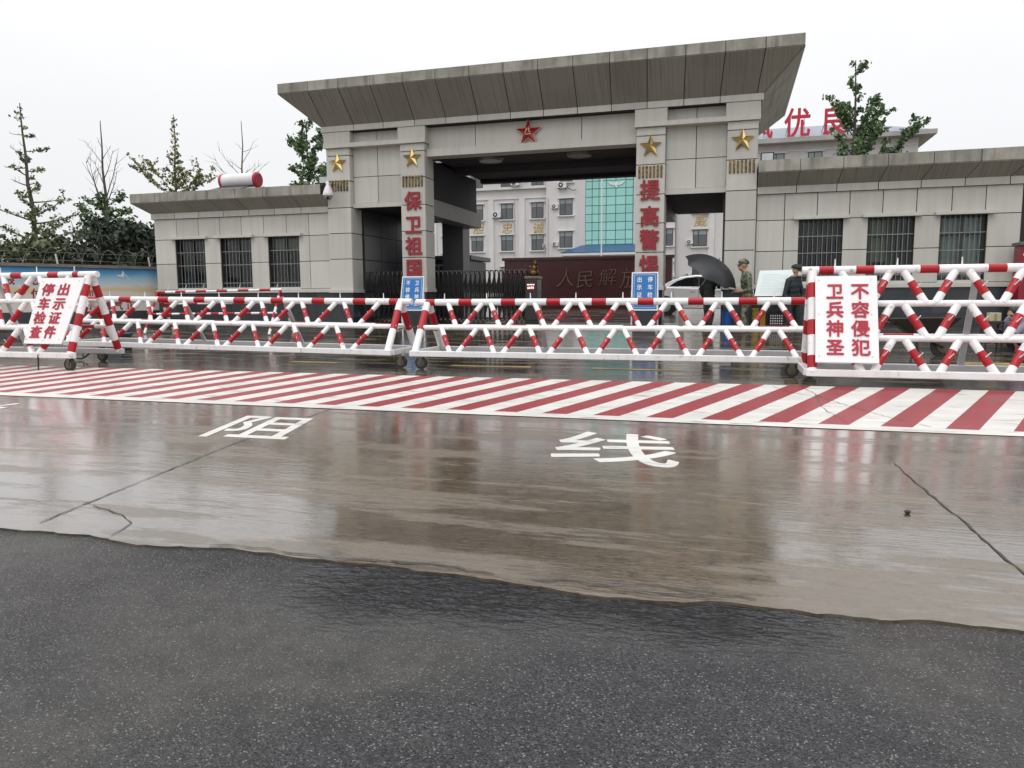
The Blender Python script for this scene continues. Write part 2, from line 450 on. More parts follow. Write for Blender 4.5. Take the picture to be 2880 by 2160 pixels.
# concrete apron with a ragged broken edge towards the asphalt
mb = MB()
xs, x = [], -110.0
while x < 110:
    xs.append(x)
    x += 4.0 if abs(x) > 8 else (0.5 if abs(x) > 4 else 0.035)
xs.append(110.0)
rows = [None, -14.6, -6.0, -1.5, 1.2, 120.0]
wob = 0.0
edge = []
for x in xs:
    wob = wob * 0.86 + R(-0.010, 0.010)
    e = -15.385 + wob + 0.018 * math.sin(x * 3.1) + 0.010 * math.sin(x * 9.7 + 1)
    edge.append(e)
for i in range(len(xs) - 1):
    for r in range(len(rows) - 1):
        ya0, ya1 = (edge[i], edge[i + 1]) if r == 0 else (rows[r], rows[r])
        yb = rows[r + 1]
        mb.quad((xs[i], ya0, gz(ya0)), (xs[i + 1], ya1, gz(ya1)), (xs[i + 1], yb, gz(yb)), (xs[i], yb, gz(yb)))
    mb.quad((xs[i], edge[i], -0.02), (xs[i + 1], edge[i + 1], -0.02), (xs[i + 1], edge[i + 1], 0), (xs[i], edge[i], 0), 0)
def crack(mb, pts, wd, z=0.003, jag=0.012, step=0.06, mi=0):
    L, Rr = [], []
    P = [V((p[0], p[1], 0)) for p in pts]
    out = []
    for a, b in zip(P, P[1:]):
        n = max(1, int((b - a).length / step))
        out += [a.lerp(b, k / n) for k in range(n)]
    out.append(P[-1])
    for i, p in enumerate(out):
        d = (out[min(i + 1, len(out) - 1)] - out[max(0, i - 1)]).normalized()
        n = V((-d.y, d.x, 0))
        q = p + n * R(-jag, jag)
        ww = wd * R(0.35, 1.2)
        L.append(q + n * ww / 2); Rr.append(q - n * ww / 2)
    for i in range(len(L) - 1):
        a, b, c, d = Rr[i], Rr[i + 1], L[i + 1], L[i]
        mb.quad(*[(p.x, p.y, gz(p.y) + z) for p in (a, b, c, d)], mi)
crack(mb, [(-2.80, -15.3), (-3.09, -13.67), (-3.6, -9.3)], 0.009, jag=0.004, mi=1)
crack(mb, [(0.91, -13.1), (0.92, -13.56), (0.96, -14.3), (0.99, -15.35)], 0.011, jag=0.005, mi=1)
crack(mb, [(-2.80, -15.02), (-2.55, -15.12), (-2.42, -15.2), (-2.36, -15.36)], 0.007, jag=0.012, mi=1)
crack(mb, [(-4.2, -14.95), (-3.4, -15.05), (-2.85, -14.98)], 0.008, jag=0.015, mi=1)
struct('apron', mb, [CONC, JOINT])
mb = MB()
for x0, x1, off, wd in ((-1.9, -1.2, 0.02, 0.008), (-1.15, -0.75, 0.05, 0.009), (-0.62, -0.02, 0.035, 0.009), (-0.35, 0.1, 0.06, 0.006)):
    n = int((x1 - x0) / 0.15)
    crack(mb, [(x0 + (x1 - x0) * k / n, -15.385 + off + 0.018 * math.sin((x0 + (x1 - x0) * k / n) * 3.1) + 0.02 * math.sin(k * 1.7)) for k in range(n + 1)], wd, 0.004, 0.012, 0.05)
tag(mb.build('pavement_crack', JOINT), kind='structure')

# painted markings
def paint(name, col, wear, wearcol=(0.16, 0.13, 0.10), lo=0.56, hi=0.68):
    m = mat(name, col, 0.34, nscale=1.7, namt=0.55, col2=tuple(q * 0.66 for q in col), blotch=(4.5, lo, hi, wear, wearcol), bump=0.2, bscale=38, spec=.35, mscale=(.7, 2.2, 1))
    return m
PW = paint("white_road_paint", (0.66, 0.65, 0.61), 0.8, lo=.58, hi=.72)
PR = paint("red_road_paint", (0.27, 0.010, 0.018), 0.6, (0.17, 0.06, 0.05), lo=.56, hi=.7)
PY = paint("yellow_road_paint", (0.55, 0.36, 0.03), 0.95, lo=0.42, hi=0.56)
mb = MB()
YN, YF = -11.84, -9.33
for k in range(-48, 34):
    n0, f0 = 0.64 + 0.42 * k, 1.54 + 0.468 * k
    n1, f1 = 0.64 + 0.42 * (k + 0.5), 1.54 + 0.468 * (k + 0.5)
    n2, f2 = 0.64 + 0.42 * (k + 1), 1.54 + 0.468 * (k + 1)
    mb.quad((n0, YN, 0.004), (n1, YN, 0.004), (f1, YF, 0.004), (f0, YF, 0.004), 1, R())
    mb.quad((n1, YN, 0.004), (n2, YN, 0.004), (f2, YF, 0.004), (f1, YF, 0.004), 0, R())
mb.quad((-22, -12.03, 0.004), (16, -12.03, 0.004), (16, YN, 0.004), (-22, YN, 0.004), 0)
mb2 = MB()
crack(mb2, [(0.72, -9.4), (0.84, -10.3), (1.08, -11.1), (1.25, -11.5), (1.4, -11.8)], 0.008, 0.0065)
crack(mb2, [(0.80, -10.1), (0.76, -11.0), (0.84, -11.7)], 0.006, 0.0065)
crack(mb2, [(0.84, -10.3), (0.6, -10.0), (0.45, -9.5)], 0.009, 0.0065)
struct('hatched_road_marking', mb, [PW, PR])
tag(mb2.build('marking_crack', JOINT), kind='structure')
for ch, o, ux, uy in (('阻', (-3.56, -13.46, 0.004), V((0.74, 0.02, 0)), V((-0.26, 0.98, 0))),
                      ('线', (-1.04, -13.55, 0.004), V((0.82, -0.06, 0)), V((-0.10, 1.02, 0))),
                      ('拦', (-6.62, -13.40, 0.004), V((0.74, 0.02, 0)), V((-0.26, 0.98, 0)))):
    m = MB().text(ch, (o[0], o[1], .0012), ux, uy, Zv, 1, 1, 0.0008, 0, 0.012)
    tag(m.build('road_lettering', PW), kind='structure')
mb = MB()
for x0, x1, y0, y1 in ((-6.35, -5.55, -7.95, -7.75), (-3.75, -2.6, -8.0, -7.82), (-1.75, -0.6, -7.98, -7.85), (3.1, 4.3, -6.2, -5.9)):
    mb.quad((x0, y0, gz(y0) + 0.004), (x1, y0, gz(y0) + 0.004), (x1, y1, gz(y1) + 0.004), (x0, y1, gz(y1) + 0.004))
struct('yellow_road_marking', mb, PY)

# ------------------------------------------------------------------ gatehouse
def grid(mb, xs, zs, y, th, gap=0.017, mi=0):
    for a, b in zip(xs, xs[1:]):
        for c, d in zip(zs, zs[1:]):
            mb.box(a + gap / 2, b - gap / 2, y - th, y, c + gap / 2, d - gap / 2, mi, R())
COLS = [(-10.15, -9.47), (-8.07, -7.40), (-2.18, -1.52), (-0.18, 0.48)]
ZJ = [1.13, 1.97, 2.63, 3.28, 3.95, 4.59, 4.78]
gate = thing('gatehouse', 'large stone clad gatehouse with flared concrete roof and a wide dark vehicle opening', 'gatehouse', (-4.83, 0, 0))
GB = 4.6
for i, (a, b) in enumerate(COLS):
    mb = MB()
    mb.box(a + 0.03, b - 0.03, 0.03, 0.57, 1.1, 4.79, 1)
    grid(mb, [a, b], ZJ, 0.03, 0.03)
    for x in (a, b):                                        # side cladding
        for c, d in zip(ZJ, ZJ[1:]):
            mb.box(x - (0 if x == a else 0.03), x + (0.03 if x == a else 0), 0.031, 0.57, c + 0.01, d - 0.01, 0, R())
    mb.box(a - 0.035, b + 0.035, -0.035, 0.6, 4.89, 5.18, 0, 0.6)
    mb.box(a - 0.02, b + 0.02, -0.05, 0.6, 1.10, 1.19, 0, 0.5)
    mb.build('column', [STONE, GROUT], gate, 0.006)
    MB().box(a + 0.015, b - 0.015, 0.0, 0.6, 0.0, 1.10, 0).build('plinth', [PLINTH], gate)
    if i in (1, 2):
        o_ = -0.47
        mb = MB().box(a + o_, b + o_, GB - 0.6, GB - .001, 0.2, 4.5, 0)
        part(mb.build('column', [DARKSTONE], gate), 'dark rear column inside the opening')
# infill between the paired columns, lintel band, head beam
for a, b in ((COLS[0][1], COLS[1][0]), (COLS[2][1], COLS[3][0])):
    mb = MB().box(a - 0.02, b + 0.02, 0.20, 0.5, 3.28, 5.19, 1)
    mid = (a + b) / 2
    grid(mb, [a, mid, b], [3.40, 4.06, 4.80], 0.20, 0.025)
    mb.box(a, b, 0.14, 0.199, 3.28, 3.40, 0, 0.5)
    grid(mb, [a, mid, b], [4.89, 5.18], 0.20, 0.025)
    mb.build('infill_wall', [STONE, GROUT], gate)
for a, b in ((-10.19, -7.36), (-2.22, 0.52)):
    MB().box(a, b, -0.065, 0.3, 4.78, 4.888, 0, 0.75).build('lintel', [STONE], gate, 0.006)
mb = MB().box(-7.40, -2.18, 0.25, 0.55, 4.47, 5.19, 1)
grid(mb, [-7.40, -6.14, -3.49, -2.18], [4.64, 5.18], 0.25, 0.03)
mb.box(-7.40, -2.18, 0.13, 0.56, 4.46, 4.638, 0, 0.55)
mb.build('head_beam', [STONE, GROUT], gate)
# side walls, inner beams with dark panels for the shaded void above, ceilings
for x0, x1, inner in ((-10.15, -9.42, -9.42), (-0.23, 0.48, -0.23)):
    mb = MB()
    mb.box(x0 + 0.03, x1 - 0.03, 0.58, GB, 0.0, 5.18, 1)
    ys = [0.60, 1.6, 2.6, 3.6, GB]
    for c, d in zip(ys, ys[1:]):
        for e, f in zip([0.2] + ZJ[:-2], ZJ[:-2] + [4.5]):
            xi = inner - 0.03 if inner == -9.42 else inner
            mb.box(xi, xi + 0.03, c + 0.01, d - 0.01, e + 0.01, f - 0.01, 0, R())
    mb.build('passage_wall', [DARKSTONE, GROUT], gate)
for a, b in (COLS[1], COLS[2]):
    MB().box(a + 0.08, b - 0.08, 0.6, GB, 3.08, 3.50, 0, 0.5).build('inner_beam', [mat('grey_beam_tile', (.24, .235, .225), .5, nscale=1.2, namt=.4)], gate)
    MB().box(a + 0.16, b - 0.16, 0.6, GB - .2, 3.50, 4.5, 0, 0.5).build('dark_void_panel', [CEIL], gate)  # dark panel put in for the shade of the open void above the beam
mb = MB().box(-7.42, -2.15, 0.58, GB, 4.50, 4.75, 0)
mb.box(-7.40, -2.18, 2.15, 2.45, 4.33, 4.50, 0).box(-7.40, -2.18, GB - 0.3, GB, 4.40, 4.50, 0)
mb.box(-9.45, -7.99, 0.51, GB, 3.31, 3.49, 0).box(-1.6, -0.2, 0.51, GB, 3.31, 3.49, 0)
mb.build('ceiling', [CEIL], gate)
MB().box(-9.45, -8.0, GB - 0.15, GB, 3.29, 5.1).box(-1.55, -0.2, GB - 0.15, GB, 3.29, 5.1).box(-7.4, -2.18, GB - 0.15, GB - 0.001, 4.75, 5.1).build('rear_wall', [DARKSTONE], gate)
LAMPG = mat("unlit_lamp_glass", (0.16, 0.16, 0.18), 0.3, nscale=3, namt=0.2)
for x, y in ((-6.05, 1.15), (-3.72, 1.15)):
    mb = MB()
    mb.tube([(x, y, 4.51), (x, y, 4.44)], [0.34, 0.30], 24)
    o = mb.build('ceiling_light', [LAMPG], gate)
# flared roof
gx0, gx1, gy0, gy1 = -10.24, 0.57, -0.06, GB + 0.06
W = 0.74
mb = MB().box(gx0 + 0.03, gx1 - 0.03, gy0 + 0.03, gy1 - 0.03, 5.185, 5.335, 1)
jx_b = [gx0, -9.30, -8.48, -7.63, -6.80, -5.98, -5.16, -4.35, -3.54, -2.75, -1.94, -1.13, -0.35, gx1]
grid(mb, jx_b, [5.175, 5.335], gy0 + 0.03, 0.03, 0.018)
for yy in [(-0.06, 1.2), (1.2, 2.5), (2.5, 3.8), (3.8, gy1)]:
    mb.box(gx0, gx0 + 0.03, yy[0] + 0.035, yy[1], 5.175, 5.335, 0, R()); mb.box(gx1 - 0.03, gx1, yy[0] + 0.035, yy[1], 5.175, 5.335, 0, R())
mb.build('roof_band', [STONE, GROUT], gate)
mb = MB()
zb, zt = 5.335, 6.02
e = 0.012
b4 = [V((gx0 + e, gy0 + e, zb)), V((gx1 - e, gy0 + e, zb)), V((gx1 - e, gy1 - e, zb)), V((gx0 + e, gy1 - e, zb))]
t4 = [V((gx0 - W + e, gy0 - W + e, zt)), V((gx1 + W - e, gy0 - W + e, zt)), V((gx1 + W - e, gy1 + W - e, zt)), V((gx0 - W + e, gy1 + W - e, zt))]
mb.add(b4 + t4, [(0, 1, 5, 4), (1, 2, 6, 5), (2, 3, 7, 6), (3, 0, 4, 7), (4, 5, 6, 7), (3, 2, 1, 0)], 1)
def corbel(mb, xa, xb, y0, w, zb, zt, jb, jt, th=0.012, ends=True):
    n = V((0, -(zt - zb), -w)).normalized()
    g = 0.009
    B = jb; T = jt
    for i in range(len(B) - 1):
        mb.slab((B[i] + g, y0, zb), (T[i] + g, y0 - w, zt), (T[i + 1] - g, y0 - w, zt), (B[i + 1] - g, y0, zb), n, th, 0, R())
jx_t = [gx0 - W, -10.13, -9.3, -8.44, -7.60, -6.77, -5.93, -5.11, -4.30, -3.5, -2.68, -1.87, -1.06, -0.25, 0.55, gx1 + W]
jb2 = [gx0, gx0 + 0.001] + jx_b[1:-1] + [gx1 - 0.001, gx1]
jb2 = [gx0, -10.10] + jx_b[1:-1] + [0.42, gx1]
corbel(mb, gx0, gx1, gy0, W, zb, zt, jb2, jx_t)
for sx, xw in ((-1, gx0), (1, gx1)):                        # flared side faces
    n = V((sx * (zt - zb), 0, -W)).normalized()
    ys_b = [gy0, 0.9, 1.9, 2.9, 3.9, gy1]; ys_t = [gy0 - W, 0.7, 1.9, 3.0, 4.1, gy1 + W]
    for i in range(5):
        A = [(xw, ys_b[i] + .009, zb), (xw + sx * W, ys_t[i] + .009, zt), (xw + sx * W, ys_t[i + 1] - .009, zt), (xw, ys_b[i + 1] - .009, zb)]
        if sx > 0: A = A[::-1]
        mb.slab(*A, n, 0.012, 0, R())
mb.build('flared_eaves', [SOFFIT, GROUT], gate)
mb = MB().box(gx0 - W + 0.01, gx1 + W - 0.01, gy0 - W + 0.01, gy1 + W - 0.01, 6.022, 6.25, 1)
grid(mb, jx_t, [6.02, 6.26], gy0 - W + 0.01, 0.02, 0.014)
ys_t = [gy0 - W, 0.7, 1.9, 3.0, 4.1, gy1 + W]
for sx, xw in ((-1, gx0 - W), (1, gx1 + W)):
    for c, d in zip(ys_t, ys_t[1:]):
        mb.box(min(xw, xw - sx * 0.02) , max(xw, xw - sx * 0.02), c + 0.012, d - 0.006, 6.02, 6.258, 0, R())
mb.box(gx0 - W + 0.02, gx1 + W - 0.02, gy0 - W + 0.02, gy1 + W - 0.02, 6.25, 6.262, 0)
mb.build('fascia', [FASCIA, GROUT], gate)

# emblems and lettering fixed to the gate
def star_mb(c, r, ri, dep, mi=0, edge=None):
    mb = MB()
    c = V(c)
    pts = []
    for k in range(10):
        a = math.pi / 2 + k * math.pi / 5
        q = r if k % 2 == 0 else ri
        pts.append(c + V((math.cos(a) * q, 0, math.sin(a) * q)))
    base = [p + V((0, dep * 0.25, 0)) for p in pts]
    top = c + V((0, -dep, 0))
    for k in range(10):
        mb.add([pts[k], pts[(k + 1) % 10], top], [(0, 2, 1) if False else (1, 0, 2)], mi)
        mb.quad(base[k], base[(k + 1) % 10], pts[(k + 1) % 10], pts[k], mi)
    return mb, pts
for (a, b), cz in zip(COLS, (4.40, 4.42, 4.35, 4.36)):
    m, _ = star_mb(((a + b) / 2, -0.035, cz), 0.255, 0.105, 0.075)
    m.build('gold_star', [GOLD], gate)
    xw = 0.047 * 7 + 0.036 * 6
    for k in range(7):
        xx = (a + b) / 2 - xw / 2 + k * (0.047 + 0.036)
        zz = cz - 0.51 - 0.05
        mb = MB().box(xx, xx + 0.047, -0.03, 0.0, zz - 0.14, zz + 0.14)
        mb.build('gold_bar', [BARM], gate, 0.012)
STARRED = mat("red_enamel", (0.33, 0.008, 0.014), 0.22, nscale=4, namt=0.3, coat=0.5)
EDGE = mat("pale_gold_edge", (0.62, 0.5, 0.33), 0.35, 0.7, nscale=4, namt=0.2)
m, pts = star_mb((-4.78, 0.17, 4.885), 0.345, 0.135, 0.06)
ro = m.build('red_star', [STARRED], gate)
mb = MB()
for k in range(10):
    mb.tube([pts[k] + V((0, -0.008, 0)), pts[(k + 1) % 10] + V((0, -0.008, 0))], 0.009, 6)
mb.build('star_edge', [EDGE], ro)
MB().text('八', (-4.865, 0.112, 4.86), X, Zv, OUT, 0.16, 0.13, 0.012, 0, 0.015).text('一', (-4.865, 0.112, 4.77), X, Zv, OUT, 0.16, 0.13, 0.012, 0, 0.015).build('star_lettering', [EDGE], ro)
for s, xc, zs in (('保卫祖国', -7.735, (3.38, 2.79, 2.26, 1.71)), ('提高警惕', -1.85, (3.38, 2.79, 2.26, 1.68))):
    for ch, zc in zip(s, zs):
        w_ = 0.44
        mb = MB().text(ch, (xc - w_ / 2 - 0.01, -0.002, zc - 0.24), X, Zv, OUT, w_ + 0.02, 0.48, 0.035, 0, 0.026)
        mb.build('lettering', [REDLET], gate)

# ------------------------------------------------------------------ guardhouse wings
def window(parent, x0, x1, z0, z1, y, curt, hood=True):
    wdw = MB().box(x0, x0 + 0.05, y + 0.1, y + 0.15, z0, z1).box(x1 - 0.05, x1, y + 0.1, y + 0.15, z0, z1).box(x0 + .05, x1 - .05, y + 0.1, y + 0.15, z0, z0 + 0.05)\
        .box(x0 + .05, x1 - .05, y + 0.1, y + 0.15, z1 - 0.05, z1).box((x0 + x1) / 2 - 0.03, (x0 + x1) / 2 + 0.03, y + 0.095, y + 0.15, z0 + .05, z1 - .05)\
        .box(x0 + .05, x1 - .05, y + 0.102, y + 0.148, z1 - 0.42, z1 - 0.38)
    wo = wdw.build('window', [FRAME], parent)
    MB().quad((x0, y + 0.125, z0), (x1, y + 0.125, z0), (x1, y + 0.125, z1), (x0, y + 0.125, z1)).build('pane', [GLASS], wo)
    mb = MB()
    n = 9
    for k in range(1, n):
        xx = x0 + (x1 - x0) * k / n
        mb.tube([(xx, y + 0.05, z0), (xx, y + 0.05, z1)], 0.008, 6, caps=False)
    for zz in (z0 + 0.12, z0 + (z1 - z0) * 0.46, z0 + (z1 - z0) * 0.73):
        mb.box(x0, x1, y + 0.035, y + 0.042, zz - 0.009, zz + 0.009)
    mb.build('grille', [GRILLE], wo)
    for cx0, cx1, cz0, cz1, cm_ in curt:
        mb = MB()
        a, b = x0 + (x1 - x0) * cx0, x0 + (x1 - x0) * cx1
        n = max(4, int((b - a) / 0.03))
        zz0, zz1 = z0 + (z1 - z0) * cz0, z0 + (z1 - z0) * cz1
        p = [(a + (b - a) * k / n, y + 0.24 + 0.022 * math.sin(k * 1.25) + R(-.004, .004)) for k in range(n + 1)]
        for q0, q1 in zip(p, p[1:]):
            mb.quad((q0[0], q0[1], zz0), (q1[0], q1[1], zz0), (q1[0], q1[1], zz1), (q0[0], q0[1], zz1))
            mb.sm[-1] = True
        mb.build('curtain', [cm_], wo)
    if hood:
        MB().box(x0 - 0.12, x1 + 0.12, y - 0.14, y + 0.0, z1 + 0.0, z1 + 0.07, 0, 0.6).build('hood', [STONE], wo, 0.006)

def wing(name, label, x0, x1, wins, ujx, ljx, curts, ov, end_side):
    g = thing(name, label, 'guardhouse', ((x0 + x1) / 2, 0, 0))
    y = 0.13
    z0, z1 = 1.27, 2.61
    mb = MB()
    edges = [x0] + [q for wq in wins for q in wq] + [x1]
    for a, b in zip(edges[::2], edges[1::2]):
        mb.box(a, b, y, y + 0.22, 1.1, 2.612, 1)
        js = [a] + [j for j in ljx if a + 0.1 < j < b - 0.1] + [b]
        grid(mb, js, [1.22, 1.94, 2.615], y, 0.03)
    mb.box(x0, x1, y, y + 0.22, 2.612, 3.2, 1)
    grid(mb, ujx, [2.615, 3.19], y, 0.03)
    for a, b in wins:
        mb.box(a - 0.001, b + 0.001, y + 0.001, y + 0.22, 1.1, 1.265, 0, 0.4)
        mb.box(a, b, y - 0.005, y + 0.03, 1.2, 1.262, 0, 0.4)
    # far walls and room
    sx = x0 if end_side < 0 else x1
    mb.box(min(sx, sx - end_side * 0.2), max(sx, sx - end_side * 0.2), y + 0.221, 4.6, 0, 3.2, 0, 0.5)
    mb.build('wall', [STONE, GROUT], g)
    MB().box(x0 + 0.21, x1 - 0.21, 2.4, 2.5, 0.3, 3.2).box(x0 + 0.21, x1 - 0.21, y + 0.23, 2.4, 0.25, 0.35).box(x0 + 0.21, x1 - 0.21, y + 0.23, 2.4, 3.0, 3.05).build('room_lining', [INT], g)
    MB().box(x0 - 0.03, x1 + (0.03 if end_side > 0 else 0), y - 0.07, y + 0.2, 1.115, 1.215, 0, 0.55).build('ledge', [STONE], g, 0.008)
    mb = MB().box(x0, x1, y - 0.01, y + 0.2, 0.0, 1.114, 1)
    for r, (c, d) in enumerate(((0.0, 0.28), (0.28, 0.56), (0.56, 0.84), (0.84, 1.11))):
        n = int((x1 - x0) / 0.6)
        js = [x0] + [x0 + (k + (0.5 if r % 2 else 0.0)) * 0.6 for k in range(1, n)] + [x1]
        grid(mb, js, [c, d], y - 0.01, 0.012, 0.012)
    mb.build('plinth', [PLINTH, mat("plinth_joint", (0.10, 0.12, 0.13), 0.6, nscale=5, namt=0.2)], g)
    for (a, b), cu in zip(wins, curts):
        window(g, a, b, z0, z1, y, cu)
    # flared cornice
    xa, xb = (x0 - 0.05, x1) if end_side < 0 else (x0, x1 + 3.0)
    ta, tb = (xa - ov, xb) if end_side < 0 else (xa, xb + ov)
    yb = y - 0.09
    n = max(3, round((xb - xa) / 0.85))
    jb = [xa + (xb - xa) * k / n for k in range(n + 1)]
    jt = [ta + (tb - ta) * k / n for k in range(n + 1)]
    mb = MB().box(xa + 0.02, xb - 0.001, yb + 0.03, 4.6, 3.2, 3.35, 1)
    grid(mb, jb, [3.18, 3.35], yb + 0.03, 0.03, 0.016)
    ex = xa if end_side < 0 else xb
    mb.box(min(ex, ex - end_side * 0.03), max(ex, ex - end_side * 0.03), yb + 0.035, 4.6, 3.18, 3.35, 0, 0.5)
    mb.build('cornice_band', [STONE, GROUT], g)
    mb = MB()
    B4 = [V((xa + .01, yb + .01, 3.352)), V((xb - .01, yb + .01, 3.352)), V((xb - .01, 4.6, 3.352)), V((xa + .01, 4.6, 3.352))]
    T4 = [V((ta + .01, yb - ov + .01, 3.61)), V((tb - .01, yb - ov + .01, 3.61)), V((tb - .01, 4.6 + ov, 3.61)), V((ta + .01, 4.6 + ov, 3.61))]
    mb.add(B4 + T4, [(0, 1, 5, 4), (1, 2, 6, 5), (2, 3, 7, 6), (3, 0, 4, 7), (4, 5, 6, 7), (3, 2, 1, 0)], 0 if True else 1)
    corbel(mb, xa, xb, yb, ov, 3.352, 3.61, jb, jt)
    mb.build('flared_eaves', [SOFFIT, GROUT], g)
    mb = MB().box(ta + .01, tb - .002, yb - ov + .01, 4.6 + ov, 3.612, 3.85, 1)
    grid(mb, jt, [3.61, 3.86], yb - ov + .01, 0.02, 0.012)
    ex = ta if end_side < 0 else tb
    mb.box(min(ex, ex - end_side * 0.02), max(ex, ex - end_side * 0.02), yb - ov + .012, 4.6, 3.612, 3.858, 0, 0.5)
    mb.box(ta + .02, tb - .02, yb - ov + .02, 4.6 + ov, 3.851, 3.862, 0, 0.5)
    mb.build('fascia', [FASCIA, GROUT], g)
    return g
left = wing('guardhouse', 'single storey stone guardhouse joined to the gate beside the painted wall', -15.72, -10.16,
            [(-15.04, -14.07), (-13.56, -12.58), (-12.04, -11.10)],
            [-15.72, -14.97, -14.25, -13.55, -12.86, -12.16, -11.46, -10.78, -10.16], [-10.78],
            [[(0.02, .45, 0, .98, CURT2), (.6, .98, 0, .98, CURT2)], [(0, 1, .72, .98, CURT2)], [(0, 1, .74, .98, CURT3)]], 0.35, -1)
rightw = wing('guardhouse', 'single storey stone guardhouse on the side of the gate where the uniformed guards stand', 0.49, 5.64,
              [(1.39, 2.28), (2.78, 3.68), (4.17, 5.03)],
              [0.49, 1.08, 1.75, 2.40, 3.05, 3.70, 4.36, 4.98, 5.64], [1.08],
              [[(0, 1, .72, .98, CURT2)], [(0, .46, .3, .98, CURT3), (.5, 1, .0, .98, CURT2)], [(0, .98, .02, .98, CURT)]], 0.35, 1)
DOOR = mat('brown_side_door', (0.035, 0.022, 0.018), 0.5, nscale=3, namt=0.5)
MB().box(5.68, 8.6, .42, .5, .3, 3.2).build('side_door', [DOOR], rightw)

# ------------------------------------------------------------------ red and white road barriers
def rod(mb, p, q, r, seg=12, splits=((0.31, 0), (0.72, 1), (1.0, 0))):
    return mb.stripes(p, q, r, splits, seg)
def barrier(label, x0, x1, yc, hw, zr, zt, nmid, period, ap0, reds, r_top, r_mid, r_br, posts, base=0.0, studs=0.03, ends=(True, True),
            skip=(), tilt=0.0, wheels=(), ext=(0.0, 0.0)):
    """x0..x1 base rails; apexes at ap0 + k*period; reds = list of (xa, xb) of red sleeves on the top tube"""
    g = thing('road_barrier', label, 'barrier', ((x0 + x1) / 2, yc, base), 'red and white lattice barriers closing the gate road')
    def T(x): return base + tilt * (x - x1)
    Z = lambda x, z: z + T(x)
    ta, tb = x0 - ext[0], x1 + ext[1]
    cuts = []
    for a, b in sorted(reds):
        a, b = max(a, ta), min(b, tb)
        if b <= a: continue
        cuts += [((a - ta) / (tb - ta), 0), ((b - ta) / (tb - ta), 1)]
    cuts.append((1.0, 0))
    cuts = [c for i, c in enumerate(cuts) if c[0] > (cuts[i - 1][0] if i else 0) + 1e-5]
    MB().stripes((ta, yc, Z(ta, zt)), (tb, yc, Z(tb, zt)), r_top, cuts, 18).build('top_tube', [WHITE, RED], g)
    lev = [zr + (zt - zr) * k / (nmid + 1) for k in range(nmid + 2)]
    yf = lambda z: yc - hw * (zt - z) / (zt - zr)
    for z in lev[1:-1]:
        MB().tube([(x0, yf(z), Z(x0, z)), (x1, yf(z), Z(x1, z))], r_mid, 14).build('middle_tube', [WHITE], g)
        yb = 2 * yc - yf(z)
        n = int((x1 - x0) / 1.3)
        c2 = []
        for k in range(n):
            c2 += [((k + 0.6) / n, 0), ((k + 0.82) / n, 1)]
        c2.append((1.0, 0))
        MB().stripes((x0, yb, Z(x0, z)), (x1, yb, Z(x1, z)), r_mid * 0.8, c2, 12).build('middle_tube', [WHITE, RED], g)
    hs = 0.038
    for sgn, nm in ((-1, 'bottom_rail'), (1, 'bottom_rail')):
        y = yc + sgn * hw
        mb = MB()
        pts = [(x, y + a, Z(x, zr + b)) for x in (x0 - 0.02, x1 + 0.02) for a, b in ((-hs, -hs), (hs, -hs), (hs, hs), (-hs, hs))]
        mb.add(pts, [(0, 1, 5, 4), (1, 2, 6, 5), (2, 3, 7, 6), (3, 0, 4, 7), (3, 2, 1, 0), (4, 5, 6, 7)], 0)
        mb.build(nm, [WHITE if sgn < 0 else GREYBAR], g, 0.008)
    for x in (x0, x1):
        if x in skip: continue
        mb = MB().box(x - hs, x + hs, yc - hw + hs, yc + hw - hs, Z(x, zr) - hs, Z(x, zr) + hs)
        mb.build('cross_rail', [WHITE], g, 0.006)
    # zig-zag braces on the front face
    k0 = math.floor((x0 - ap0) / period) - 1
    k1 = math.ceil((x1 - ap0) / period) + 1
    for li in range(nmid + 1):
        zl, zh = lev[li], lev[li + 1]
        for k in range(k0, k1 + 1):
            xa = ap0 + k * period
            for sg in (-1, 1):
                xt, xb = xa + sg * 0.05, xa + sg * (period / 2 - 0.045)
                if xb < x0 + 0.06 or xb > x1 - 0.06: continue
                p = V((xt, yf(zh), Z(xt, zh))); q = V((xb, yf(zl), Z(xb, zl)))
                d = (q - p).normalized()
                p = p + d * (r_top if li == nmid else r_mid) * 0.75
                mb = rod(MB(), p, q, r_br * R(0.96, 1.04), 12, ((R(.28, .33), 0), (R(.69, .74), 1), (1, 0)))
                c = p.lerp(q, R(0.48, 0.56))
                nrm = V((0, -1, 0.35)).normalized()
                mb.tube([c + nrm * r_br * 0.7, c + nrm * (r_br + studs) + V((studs * 0.5, 0, studs * 0.55))], [0.0085, 0.005], 6, 0)
                mb.build('brace', [WHITE, RED], g)
    # spikes along the top
    for k in range(k0, k1 + 1):
        xa = ap0 + k * period
        if ta + 0.1 < xa < tb - 0.1:
            MB().tube([(xa, yc, Z(xa, zt) + r_top * 0.8), (xa + R(-.004, .004), yc, Z(xa, zt) + r_top + 0.075)], [0.009, 0.0055], 8).build('spike', [WHITE], g)
    # flat stays at the back
    for x in posts:
        p, q = V((x, yc + 0.03, Z(x, zt) - r_top)), V((x, yc + hw, Z(x, zr)))
        d = (q - p)
        mb = MB(); hwid = 0.032
        mb.slab(p + X * -hwid, q + X * -hwid, q + X * hwid, p + X * hwid, V((0, 1, 0.4)).normalized(), 0.02)
        mb.build('back_stay', [GREYBAR], g)
